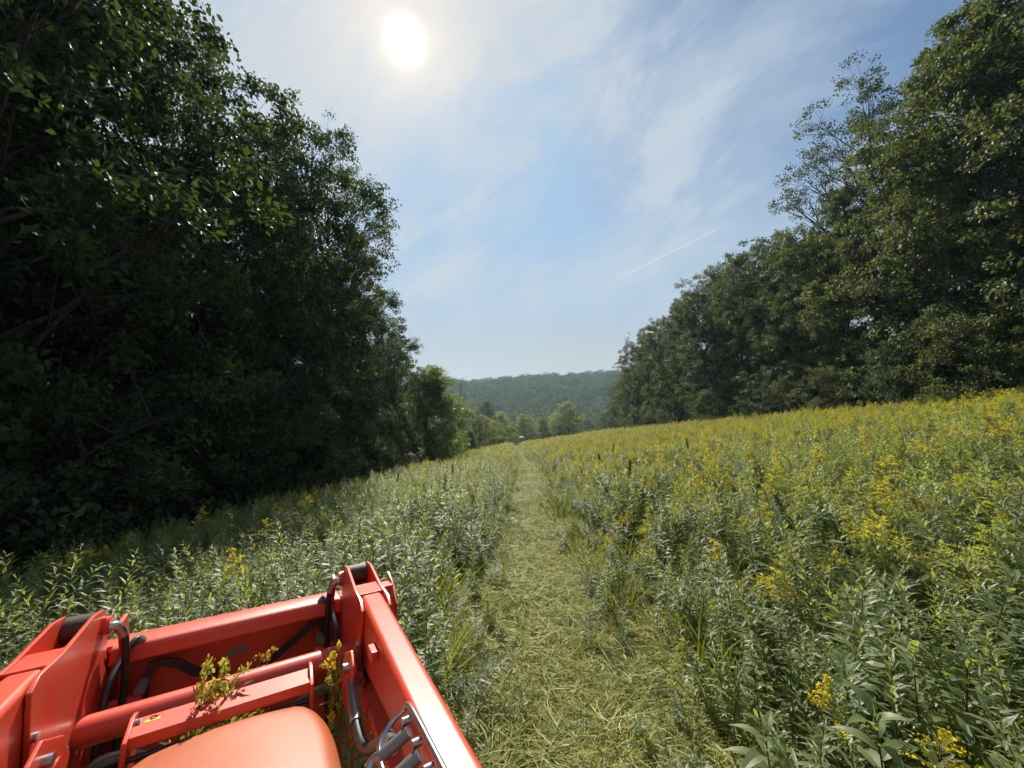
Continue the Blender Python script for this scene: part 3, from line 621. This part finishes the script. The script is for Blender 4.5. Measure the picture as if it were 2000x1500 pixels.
for i, (x, y, lab) in enumerate([(2.95, 3.6, 'pale white umbel on a thin stem, nearest one in the right-hand weeds'), (3.6, 4.6, 'pale white umbel on a thin stem, second nearest in the right-hand weeds'), (4.3, 5.2, 'pale white umbel on a thin stem, third nearest in the right-hand weeds'), (2.6, 5.4, 'pale white umbel close to the strip side of the right-hand weeds'), (5.3, 5.6, 'pale white umbel farthest out in the right-hand weeds')]):
    o = empty('wild_carrot', (x, y, float(ground_z(x, y))), (.06*i-.1, .08, i*1.7)); mesh_obj('stem', UMB[0], o); mesh_obj('flower_head', UMB[1], o); tag(o, lab, 'wild carrot', 'wild carrot umbels')
def big_leaf():
    g = Geo(); n = 7; t = np.linspace(0, 1, n); w = .034*np.sin(np.clip(t*1.02, 0, 1)*math.pi)**.75+.003; w[-1] = .001
    y = .21*t; zz = .05*t-.16*t**2.4
    v = np.vstack([np.column_stack([-w, y, zz+.25*w]), np.column_stack([0*w, y, zz]), np.column_stack([w, y, zz+.25*w])]); i = np.arange(n-1)
    for a in (0, 1): g.add(v, np.stack([a*n+i, a*n+i+1, (a+1)*n+i+1, (a+1)*n+i], -1), 0, .6)
    return g.mesh('big leaf', [M['rod_leaf']], True)
BIG = big_leaf()
for i, (x, y, h, lab) in enumerate([(1.58, 1.72, .78, 'pale broad-leaved weed low in the right foreground, nearest the frame bottom'), (1.22, 1.95, .62, 'pale broad-leaved weed by the strip edge, left one of the broad-leaved weeds'), (2.25, 2.05, .80, 'pale broad-leaved weed in the right foreground, right one of the broad-leaved weeds')]):
    o = empty('broadleaf_weed', (x, y, float(ground_z(x, y))), (.05, -.05, i*1.3)); g = Geo(); t = np.linspace(0, 1, 4); g.tube(np.column_stack([0*t, .05*t*t, h*t]), .006*(1-.5*t), 6); mesh_obj('stem', g.mesh('broad stem', [M['stem']]), o)
    rr = random.Random(i)
    for k in range(22):
        f = .25+.75*k/21; l = mesh_obj('leaf', BIG, o); l.location = (0, .05*f*f, h*f); l.rotation_euler = (math.radians(-5+62*f**3+rr.uniform(-14, 14)), rr.uniform(-.2, .2), k*2.399+rr.uniform(-.3, .3)); q = (1.05-.45*f**3)*rr.uniform(.75, 1.1); l.scale = (q, q, q)
    tag(o, lab, 'weed', 'broad-leaved weeds in the right foreground')

# tiny white-roofed hut at the foot of the field
def hut():
    x, y = 3.4, 132; z0 = float(ground_z(x, y)); o = empty('hut', (x, y, z0)); 
    wm = plain('hut boards', (.16, .15, .12), .8, noise=.3); rm = plain('white roof', (.8, .8, .8), .5)
    g = Geo(); B = lambda a, b: (np.array([[x_, y_, z_] for x_ in (a[0], b[0]) for y_ in (a[1], b[1]) for z_ in (a[2], b[2])]), [[0, 1, 3, 2], [4, 6, 7, 5], [0, 4, 5, 1], [2, 3, 7, 6], [0, 2, 6, 4], [1, 5, 7, 3]])
    g.add(*B((-.75, -.7, 1.0), (.75, .7, 2.9))); mesh_obj('wall', g.mesh('hut wall', [wm]), o)
    for sx in (-.6, .6):
        for sy in (-.55, .55):
            l = Geo(); l.add(*B((sx-.06, sy-.06, -.1), (sx+.06, sy+.06, 1.0))); mesh_obj('leg', l.mesh('hut leg', [wm]), o)
    g = Geo(); v = [(-.95, -.9, 2.9), (.95, -.9, 2.9), (.95, .9, 2.9), (-.95, .9, 2.9), (0, -.9, 3.45), (0, .9, 3.45)]
    g.add(v, [[0, 3, 5, 4], [1, 4, 5, 2], [0, 1, 2, 3]]); g.add(v, [[0, 4, 1], [3, 2, 5]]); mesh_obj('roof', g.mesh('hut roof', [rm]), o)
    tag(o, 'tiny white-roofed hut on legs at the foot of the field', 'hut')
hut()

# ------------------------------------------------------------------ tractor with front loader (local frame: x right, y forward, z up, origin at the loader knee)
def paint(name, col, dust=.16):
    m, nt, b = new_mat(name); N = nt.nodes.new; L = nt.links.new
    tc = N('ShaderNodeTexCoord'); n = N('ShaderNodeTexNoise'); n.inputs['Scale'].default_value = 6; n.inputs['Detail'].default_value = 9; n.inputs['Roughness'].default_value = .65
    L(tc.outputs['Object'], n.inputs[0])
    n2 = N('ShaderNodeTexNoise'); n2.inputs['Scale'].default_value = 90; n2.inputs['Detail'].default_value = 4; L(tc.outputs['Object'], n2.inputs[0])
    mr = N('ShaderNodeMapRange'); mr.inputs[1].default_value = .42; mr.inputs[2].default_value = .75; mr.inputs[4].default_value = dust; L(n.outputs[0], mr.inputs[0])
    mx = N('ShaderNodeMix'); mx.data_type = 'RGBA'; L(mr.outputs[0], mx.inputs[0]); mx.inputs[6].default_value = (*col, 1); mx.inputs[7].default_value = (col[0]*.75+.06, col[1]+.09, col[2]+.06, 1)
    sp = N('ShaderNodeMapRange'); sp.inputs[1].default_value = .70; sp.inputs[2].default_value = .76; sp.inputs[4].default_value = .5; L(n2.outputs[0], sp.inputs[0])
    mx2 = N('ShaderNodeMix'); mx2.data_type = 'RGBA'; L(sp.outputs[0], mx2.inputs[0]); L(mx.outputs[2], mx2.inputs[6]); mx2.inputs[7].default_value = (.14, .07, .035, 1)
    # rubbed streaks and dried dust
    mp = N('ShaderNodeMapping'); mp.inputs['Scale'].default_value = (70, 4, 70); mp.inputs['Rotation'].default_value = (.3, .2, .5); L(tc.outputs['Object'], mp.inputs[0])
    n3 = N('ShaderNodeTexNoise'); n3.inputs['Scale'].default_value = 1.0; n3.inputs['Detail'].default_value = 5; L(mp.outputs[0], n3.inputs[0])
    s3 = N('ShaderNodeMapRange'); s3.inputs[1].default_value = .60; s3.inputs[2].default_value = .72; s3.inputs[4].default_value = .30; L(n3.outputs[0], s3.inputs[0])
    n4 = N('ShaderNodeTexNoise'); n4.inputs['Scale'].default_value = 3.2; n4.inputs['Detail'].default_value = 10; n4.inputs['Roughness'].default_value = .7; L(tc.outputs['Object'], n4.inputs[0])
    s4 = N('ShaderNodeMapRange'); s4.inputs[1].default_value = .48; s4.inputs[2].default_value = .66; s4.inputs[4].default_value = .22; L(n4.outputs[0], s4.inputs[0])
    m3 = N('ShaderNodeMix'); m3.data_type = 'RGBA'; L(s3.outputs[0], m3.inputs[0]); L(mx2.outputs[2], m3.inputs[6]); m3.inputs[7].default_value = (col[0]*.55, col[1]*.7, col[2], 1)
    m4 = N('ShaderNodeMix'); m4.data_type = 'RGBA'; L(s4.outputs[0], m4.inputs[0]); L(m3.outputs[2], m4.inputs[6]); m4.inputs[7].default_value = (.36, .19, .11, 1)
    L(m4.outputs[2], b.inputs['Base Color'])
    rr = N('ShaderNodeMapRange'); rr.inputs[3].default_value = .36; rr.inputs[4].default_value = .56; L(n.outputs[0], rr.inputs[0]); L(rr.outputs[0], b.inputs['Roughness'])
    b.inputs['Coat Weight'].default_value = .45; b.inputs['Coat Roughness'].default_value = .27
    bp = N('ShaderNodeBump'); bp.inputs['Strength'].default_value = .06; bp.inputs['Distance'].default_value = .004; L(n2.outputs[0], bp.inputs['Height']); L(bp.outputs[0], b.inputs['Normal'])
    return m
M['paint'] = paint('orange paint', (.64, .048, .016)); M['hood'] = paint('hood paint', (.42, .095, .032), .3)
M['rubber'] = plain('rubber hose', (.018, .018, .018), .5, noise=.4, nscale=60); M['black'] = plain('black steel', (.015, .015, .016), .35)
M['steel'] = plain('zinc steel', (.42, .42, .43), .3, metal=.9, noise=.15, nscale=50); M['pipe'] = plain('grey pipe', (.22, .22, .21), .4, metal=.5)
M['rust'] = plain('greasy pin', (.05, .028, .02), .6, noise=.5, nscale=60); M['cast'] = plain('cast iron', (.02, .02, .021), .7)
M['sticker'] = plain('yellow sticker', (.75, .55, .03), .5); M['tyre'] = plain('tyre rubber', (.016, .016, .016), .8, noise=.3)
TH = 1.5
tractor = empty('tractor'); tractor.matrix_world = Matrix([[TX[i], TY[i], TZ[i], TO[i]-TZ[i]*TH] for i in range(3)]+[[0, 0, 0, 1]])
tag(tractor, 'orange compact tractor with front loader arms and hood at the lower left', 'tractor')
def tpart(name, me, parent=None, bevel=0, seg=2, auto=True):
    o = bpy.data.objects.new(name, me); COL.objects.link(o); o.parent = parent or tractor
    if parent is None: o.location = (0, 0, TH)
    if bevel:
        md = o.modifiers.new('bevel', 'BEVEL'); md.width = bevel; md.segments = seg; md.limit_method = 'ANGLE'; md.angle_limit = math.radians(35); md.harden_normals = True
        me.polygons.foreach_set('use_smooth', np.ones(len(me.polygons), bool))
    return o
def prism(poly, x0, x1, mat, shear=0.0):
    """polygon in (y, z) pushed along x; x = x + shear*y to follow a spreading arm"""
    bm = bmesh.new(); P = [(float(a), float(b)) for a, b in poly]
    lo = [bm.verts.new((x0+shear*a, a, b)) for a, b in P]; hi = [bm.verts.new((x1+shear*a, a, b)) for a, b in P]
    bm.faces.new(lo); bm.faces.new(hi[::-1]); n = len(P)
    for i in range(n): bm.faces.new((lo[(i+1) % n], lo[i], hi[i], hi[(i+1) % n]))
    bmesh.ops.recalc_face_normals(bm, faces=bm.faces)
    me = bpy.data.meshes.new('plate'); bm.to_mesh(me); bm.free(); me.materials.append(mat); return me
def box(a, b, mat): return prism([(a[1], a[2]), (b[1], a[2]), (b[1], b[2]), (a[1], b[2])], a[0], b[0], mat)
def curve_pts(pts, n=28):
    pts = np.asarray(pts, float); k = len(pts); out = []
    ext = np.vstack([2*pts[0]-pts[1], pts, 2*pts[-1]-pts[-2]])
    for s in np.linspace(0, k-1-1e-6, n):
        i = int(s); f = s-i; p0, p1, p2, p3 = ext[i:i+4]
        out.append(.5*((2*p1)+(-p0+p2)*f+(2*p0-5*p1+4*p2-p3)*f*f+(-p0+3*p1-3*p2+p3)*f**3))
    return np.array(out)
def hose(pts, r, mat, n=28, sides=10, smooth_=True):
    g = Geo(); g.tube(curve_pts(pts, n) if smooth_ else pts, r, sides, cap=True); return g.mesh('hose', [mat], True)
def rod_mesh(a, b, r, mat, sides=16, segs=None):
    g = Geo(); a = np.array(a, float); b = np.array(b, float); rr = r if segs is None else segs
    t = np.linspace(0, 1, 2 if segs is None else len(segs)); g.tube(a+(b-a)*t[:, None], rr, sides, cap=True); me = g.mesh('rod', [mat], True); return me
def bolt(x, y, z, s, r=.013, parent=None, mat=None, l=.018): return tpart('bolt', rod_mesh((x, y, z), (x-s*l, y, z), r, mat or M['steel'], 6), parent)
for s in (1, -1):
    I, Oo = .402, .492
    X2 = lambda a, b: (min(s*a, s*b), max(s*a, s*b))
    body = [(-2.3, -.10), (-1.4, -.012), (-.46, .018), (-.30, .004), (-.16, -.06), (.02, -.2), (.12, -.32), (.20, -.6), (.25, -1.05), (.13, -1.05), (.04, -.6), (-.06, -.50), (-.25, -.36), (-.49, -.20), (-1.0, -.135), (-2.3, -.22)]
    x0, x1 = X2(I+.006, Oo-.006)
    arm = tpart('loader_arm', prism(body, x0, x1, M['paint'], s*.018), None, .017, 4)
    inner = [(-.54, .0), (-.50, .024), (-.36, .022), (-.14, .046), (-.05, .036), (-.005, -.008), (.03, -.08), (.005, -.16), (.14, -.30), (.11, -.45), (.02, -.53), (-.10, -.50), (-.25, -.385), (-.5, -.21)]
    for a, b in ((I-.008, I+.004), (Oo-.004, Oo+.008)):
        x0, x1 = X2(a, b); tpart('knee_plate', prism(inner, x0, x1, M['paint'], s*.018), arm, .003, 2)
    tpart('weld_plate', prism([(-.43, .0), (-.43, .021), (-.30, .016), (-.30, 0)], *X2(I+.004, Oo-.004), M['paint'], s*.018), arm, .002)
    tpart('pin_boss', rod_mesh((s*(I+.008), -.055, -.01), (s*(Oo-.008), -.055, -.01), .042, M['rust'], 20), arm)
    tpart('pivot_pin', rod_mesh((s*(I-.02), -.055, -.005), (s*(Oo+.022), -.055, -.005), .019, M['paint'], 16), arm)
    tpart('pin_collar', rod_mesh((s*(I-.03), -.045, -.02), (s*(I-.004), -.045, -.02), .03, M['paint'], 16), arm)
    bolt(s*(I-.03), -.075, -.05, s, .008, arm, M['steel'], .012)
    cyl = tpart('bucket_cylinder', rod_mesh((s*.447, -.05, -.01), (s*.447, .30, -.42), .036, M['paint']), arm)
    tpart('bucket_link', prism([(-.01, -.03), (.05, -.02), (.20, -.30), (.17, -.36), (.12, -.33)], *X2(I-.05, I-.035), M['paint']), arm, .003)
    lc = tpart('lift_cylinder', rod_mesh((s*.43, -.60, -.255), (s*.415, -2.0, -.33), .043, M['paint'], 20))
    tpart('piston_rod', rod_mesh((s*.43, -.40, -.245), (s*.43, -.62, -.256), .02, M['steel'], 14), lc)
    tpart('cylinder_cap', rod_mesh((s*.43, -.585, -.254), (s*.43, -.66, -.258), .049, M['paint'], 20), lc)
    # bracket that takes the lift cylinder, with bolts
    br = tpart('cylinder_bracket', prism([(-.62, -.13), (-.56, -.105), (-.44, -.16), (-.38, -.24), (-.43, -.33), (-.56, -.30)], *X2(I-.055, I-.043), M['paint']), arm, .004)
    tpart('bracket_boss', rod_mesh((s*(I-.06), -.47, -.235), (s*(I+.0), -.47, -.235), .035, M['paint'], 18), arm)
    bolt(s*(I-.055), -.55, -.16, s, .016, arm); bolt(s*(I-.008), -.50, -.12, s, .012, arm); bolt(s*(I-.008), -.30, -.27, s, .012, arm, M['pipe'])
    tpart('lug', box((*[X2(I-.03, I-.008)[0], -.78, -.06],), (X2(I-.03, I-.008)[1], -.72, -.03), M['paint']), arm, .004)
    # hoses down from the knee to the cylinders
    h1 = [(s*.385, -.06, -.03), (s*.36, -.05, -.025), (s*.338, -.035, -.07), (s*.335, .0, -.18), (s*.34, .03, -.32), (s*.345, .02, -.50), (s*.35, -.02, -.70)]
    hs = tpart('hose', hose(h1, .0115, M['rubber']), arm); tpart('hose_fitting', hose(h1[:3], .0145, M['steel'], 8, 8), hs)
    h2 = [(s*.30, .10, -.16), (s*.325, .07, -.125), (s*.35, .02, -.17), (s*.365, -.06, -.24), (s*.365, -.10, -.40), (s*.36, -.12, -.62)]
    hs = tpart('hose', hose(h2, .0115, M['rubber']), arm); tpart('hose_fitting', hose(h2[:2], .0145, M['pipe'], 8, 8), hs)
# attachment carrier: top beam, back plate, levers
beam = tpart('carrier_beam', prism([(.215, -.145), (.085, -.140), (.068, -.15), (.064, -.205), (.085, -.21), (.09, -.17), (.215, -.165)], -.40, .40, M['paint']), None, .01, 3)
for x0, x1 in ((-.66, -.40), (.40, .66)):
    tpart('beam_wing', prism([(.205, -.150), (.125, -.150), (.125, -.185), (.205, -.185)], x0, x1, M['paint']), beam, .004)
for x in (-.665, .655): tpart('end_plate', prism([(.24, -.115), (.15, -.14), (.05, -.22), (.05, -.40), (.24, -.40)], x, x+.01, M['paint']), beam, .002)
back = tpart('carrier_plate', prism([(.15, -.17), (.162, -.17), (.162, -.95), (.15, -.95)], -.64, .64, M['paint']), None, .002)
for x in (-.36, .36): tpart('rib', prism([(.15, -.17), (.08, -.20), (.06, -.40), (.10, -.62), (.15, -.62)], x-.006, x+.006, M['paint']), back, .002)
for x in (-.34, .34): tpart('link_pin', rod_mesh((x-.05, .05, -.335), (x+.05, .05, -.335), .022, M['paint'], 14), back)
def lever(pts, y):
    P = np.array(pts); d = np.gradient(P, axis=0); d /= np.linalg.norm(d, axis=1)[:, None]; nrm = np.column_stack([-d[:, 1], d[:, 0]])
    g = Geo(); w = .015; n = len(P)
    A = np.column_stack([P[:, 0]+nrm[:, 0]*w, np.full(n, y), P[:, 1]+nrm[:, 1]*w]); B = np.column_stack([P[:, 0]-nrm[:, 0]*w, np.full(n, y), P[:, 1]-nrm[:, 1]*w])
    v = np.vstack([A, B, A+[0, .012, 0], B+[0, .012, 0]]); i = np.arange(n-1)
    for a, b in ((0, 1), (2, 3), (0, 2), (1, 3)): g.add(v, np.stack([a*n+i, a*n+i+1, b*n+i+1, b*n+i], -1))
    for e in (0, n-1): g.add(v, [[e, n+e, 3*n+e, 2*n+e]])
    return g.mesh('lever', [M['black']])
for pts, px, pz in (([(-.293, -.37), (-.29, -.29), (-.275, -.235), (-.235, -.235), (-.19, -.255), (-.14, -.30), (-.06, -.325)], -.293, -.287), ([(.32, -.36), (.318, -.29), (.324, -.232), (.27, -.235), (.22, -.27), (.15, -.315), (.08, -.36)], .312, -.285)):
    l = tpart('lever', lever(pts, .07), back); tpart('lever_knob', rod_mesh((px, .085, pz), (px, .02, pz-.005), .018, M['pipe'], 12), l)
    tpart('lever_stop', rod_mesh((px, .085, pz-.075), (px, .03, pz-.075), .014, M['pipe'], 10), l)
tpart('rating_plate', box((-.04, .1475, -.305), (.035, .1495, -.275), M['pipe']), back)
tpart('torque_tube', rod_mesh((-.40, -.2, -.278), (.40, -.2, -.278), .043, M['paint'], 28))
for i, (y, z) in enumerate(((-.275, -.325), (-.255, -.345), (-.235, -.362))):
    for s in (-1, 1):
        tpart('hydraulic_pipe', hose([(s*.02, y, z-.06), (s*.16, y, z-.05), (s*.26, y, z-.01), (s*.33, y+.01, z-.02), (s*.372, y+.03, z-.09)], .008, M['pipe'], 20, 8))
# grille guard
guard = tpart('grille_guard', prism([(-.335, -.222), (-.425, -.229), (-.425, -.262), (-.418, -.262), (-.418, -.236), (-.335, -.230)], -.222, .248, M['paint']), None, .003)
for x in (-.232, .240): tpart('guard_upright', prism([(-.33, -.205), (-.37, -.20), (-.44, -.232), (-.445, -.40), (-.40, -.85), (-.34, -.85)], x, x+.012, M['paint']), guard, .003)
bolt(-.226, -.36, -.222, -1, .01, guard)
st = tpart('sticker', box((-.198, -.372, -.2252), (-.163, -.343, -.2238), M['sticker']), guard)
g = Geo(); a = np.linspace(0, 2*math.pi, 13); g.tube(np.column_stack([-.18+.008*np.cos(a), -.357+.008*np.sin(a), np.full(13, -.2222)]), .0012, 4)
g.tube([(-.174, -.362, -.2222), (-.168, -.352, -.2222)], .0012, 4); tpart('sticker_symbol', g.mesh('symbol', [M['black']]), st)
for k, (y, z) in enumerate(((-.424, -.285), (-.43, -.315), (-.43, -.35), (-.43, -.40), (-.43, -.46), (-.42, -.52))): tpart('guard_bar', rod_mesh((-.225, y, z), (.245, y, z), .008, M['black'], 10), guard)
# hood
def hood_mesh():
    ny, nx = 40, 41; ys = np.linspace(0, 1, ny)**1.8; v = []
    for j, q in enumerate(ys):
        y = -.448-1.16*q; dy = (-.448-y)
        wd = .160+.117*math.sqrt(max(0, 1-(1-min(1, (dy+.004)/.30))**2.4))+.012*q
        ztop = -.245+.03*q-.05*math.exp(-dy/.012)
        rc = .055                                        # shoulder radius
        for i in range(nx):
            u = -1+2*i/(nx-1); au = abs(u); sg = 1 if u >= 0 else -1
            if au < .55: x_ = (wd-rc)*au/.55; z_ = -.012*(au/.55)**2
            elif au < .85: an = (au-.55)/.30*math.pi/2; x_ = wd-rc+rc*math.sin(an); z_ = -.012-rc*(1-math.cos(an))
            else: x_ = wd+.004*(au-.85)/.15; z_ = -.012-rc-.42*(au-.85)/.15
            v.append((.018+sg*x_, y, ztop+z_))
    f = [[j*nx+i, j*nx+i+1, (j+1)*nx+i+1, (j+1)*nx+i] for j in range(ny-1) for i in range(nx-1)]
    g = Geo(); g.add(v, f)
    front = [[0, 0, 0]]
    g.add([v[i] for i in range(nx)]+[(.018, -.462, -.55)], [[i, i+1, nx] for i in range(nx-1)])
    return g.mesh('hood', [M['hood']], True)
hood = tpart('hood', hood_mesh())
tpart('grille', box((-.15, -.475, -.78), (.19, -.462, -.42), M['black']), None, .004)
tpart('engine_frame', box((-.21, -1.9, -.98), (.25, -.47, -.56), M['cast']), None, .02)
tpart('bumper', box((-.26, -.46, -.95), (.28, -.34, -.78), M['cast']), None, .02)
axle = tpart('front_axle', rod_mesh((-.58, -.80, -1.08), (.58, -.80, -1.08), .06, M['cast'], 14))
for s in (-1, 1):
    cxw = s*.60; g = Geo(); prof = [(.17, -.07), (.20, -.10), (.27, -.115), (.315, -.10), (.325, -.05), (.328, 0), (.325, .05), (.315, .10), (.27, .115), (.20, .10), (.17, .07)]
    n = 36; th = np.arange(n)*2*math.pi/n; v = np.array([[(cxw+b, -.80+r_*math.cos(t_), -1.10+r_*math.sin(t_)) for r_, b in prof] for t_ in th]).reshape(-1, 3); k = len(prof)
    f = [[i*k+j, i*k+j+1, ((i+1) % n)*k+j+1, ((i+1) % n)*k+j] for i in range(n) for j in range(k-1)]
    g.add(v, f)
    for i in range(0, n, 2):                      # tread lugs
        t_ = th[i]; sgn = 1 if (i//2) % 2 else -1
        q = [(cxw+b, -.80+r_*math.cos(t_+o), -1.10+r_*math.sin(t_+o)) for b, o in ((0, 0), (sgn*.11, .09), (sgn*.11, .15), (0, .06)) for r_ in (.322, .352)]
        g.add(q, [[1, 3, 5, 7], [0, 2, 3, 1], [2, 4, 5, 3], [4, 6, 7, 5], [6, 0, 1, 7]])
    wh = tpart('front_wheel', g.mesh('tyre', [M['tyre']], False))
    tpart('rim', rod_mesh((cxw-.06, -.80, -1.10), (cxw+.06, -.80, -1.10), .178, M['hood'], 28), wh)
# hydraulic coupler rack on the inner face of the right arm
rack = tpart('coupler_rack', hose([(.375, -1.40, .03), (.375, -1.30, .03), (.375, -1.17, .025), (.372, -1.13, .0), (.345, -1.115, -.03), (.32, -1.14, -.055), (.32, -1.25, -.07), (.32, -1.40, -.08)], .006, M['steel'], 40, 8))
for k, y in enumerate((-1.20, -1.27, -1.34)):
    tpart('coupler', rod_mesh((.365, y, .0), (.318, y+.02, -.035), .012, M['pipe'], 12), rack); bolt(.372, y+.015, .012, 1, .008, rack)
    tpart('loop_pipe', hose([(.318, y+.02, -.035), (.30, y+.035, -.05), (.285, y+.01, -.08), (.285, y-.05, -.14), (.285, y-.12, -.25)], .009, M['steel'], 18, 8), rack)
hp = [(.355, -.565, -.20), (.35, -.62, -.22), (.345, -.72, -.235), (.345, -.82, -.235), (.35, -.90, -.20), (.352, -1.0, -.13), (.345, -1.10, -.06), (.34, -1.16, -.04)]
hs = tpart('hose', hose(hp, .014, M['rubber'], 34)); tpart('hose_fitting', rod_mesh(hp[0], hp[2], .018, M['pipe'], 10), hs); tpart('hose_fitting', rod_mesh(hp[6], hp[7], .017, M['steel'], 10), hs)

# goldenrod stalks caught against the tractor front
def stuck_rod(kind_i, tip, rz, label, wide_=.62):
    parts = RODS[kind_i][0]; st = parts['stem'].vertices; top = max((v.co for v in st), key=lambda c: c.z)
    s = (tip[2]+1.5)/(top.z+.06)
    ox = (top.x*math.cos(rz)-top.y*math.sin(rz))*s; oy = (top.x*math.sin(rz)+top.y*math.cos(rz))*s
    p = TO+TX*tip[0]+TY*tip[1]-TZ*1.5; p = p-np.array([ox, oy, 0])*wide_
    o = empty('goldenrod', p, (0, 0, rz), (s*wide_, s*wide_, s))
    for nm, me in parts.items(): mesh_obj(nm, me, o)
    tag(o, label, 'goldenrod', 'goldenrods caught against the tractor')
stuck_rod(13, (-.055, -.25, -.10), .4, 'budding goldenrod in front of the loader plate, left one of the pair above the guard')
stuck_rod(12, (.01, -.24, -.115), 1.9, 'budding goldenrod in front of the loader plate, right one of the pair above the guard')
stuck_rod(14, (.115, .0, -.22), 2.4, 'small faded goldenrod tip beside the right black lever')
stuck_rod(9, (.325, -.27, -.16), .8, 'leafy goldenrod with a yellow plume standing between guard and right loader arm')
stuck_rod(2, (.29, -.38, -.30), 3.1, 'flowerless goldenrod stem in the gap beside the right loader arm')

# ------------------------------------------------------------------ contrail and haze
def contrail():
    def ray(px, py):
        u = (px-1000)/750; w = -(py-750)/750; c, s = math.cos(PITCH), math.sin(PITCH)
        return np.array([u, c-w*s, w*c+s])
    a = ray(1165, 565); b = ray(1420, 438); alt = 2600.0
    A, B = a*alt/a[2], b*alt/b[2]
    t = np.linspace(0, 1, 24); g = Geo()
    g.tube(A+(B-A)*t[:, None]+np.column_stack([0*t, 0*t, 6*np.sin(t*21)]), 4+9*np.sin(t*math.pi*.8+.2)**1.0, 8)
    m, nt, bs = new_mat('contrail vapour')
    bs.inputs['Base Color'].default_value = (.9, .9, .9, 1); tr = nt.nodes.new('ShaderNodeBsdfTransparent'); tl = nt.nodes.new('ShaderNodeBsdfTranslucent')
    ms = nt.nodes.new('ShaderNodeMixShader'); ms.inputs[0].default_value = .085; nt.links.new(tr.outputs[0], ms.inputs[1]); nt.links.new(tl.outputs[0], ms.inputs[2])
    nt.links.new(ms.outputs[0], nt.nodes['Material Output'].inputs[0])
    o = mesh_obj('contrail', g.mesh('contrail', [m], True)); tag(o, 'thin white contrail slanting up across the blue sky', 'contrail')
contrail()
def haze():
    zlo = float(gv[:, 2].min())-1.0; zhi = float(gv[:, 2].max())+30
    x0, x1, y0, y1 = gv[:, 0].min()-5, gv[:, 0].max()+5, gv[:, 1].min()-5, gv[:, 1].max()+5
    g = Geo(); v = [(x, y, z_) for x in (x0, x1) for y in (y0, y1) for z_ in (zlo, zhi)]
    g.add(v, [[0, 1, 3, 2], [4, 6, 7, 5], [0, 4, 5, 1], [2, 3, 7, 6], [0, 2, 6, 4], [1, 5, 7, 3]])
    m = bpy.data.materials.new('haze'); m.use_nodes = True; nt = m.node_tree; nt.nodes.clear()
    out = nt.nodes.new('ShaderNodeOutputMaterial'); pv = nt.nodes.new('ShaderNodeVolumePrincipled')
    pv.inputs['Color'].default_value = (.55, .80, 1.0, 1); pv.inputs['Density'].default_value = .00027; pv.inputs['Anisotropy'].default_value = .3
    nt.links.new(pv.outputs[0], out.inputs['Volume'])
    o = mesh_obj('haze', g.mesh('haze', [m])); tag(o, 'pale haze in the air over the valley', 'haze', kind='stuff')
haze()
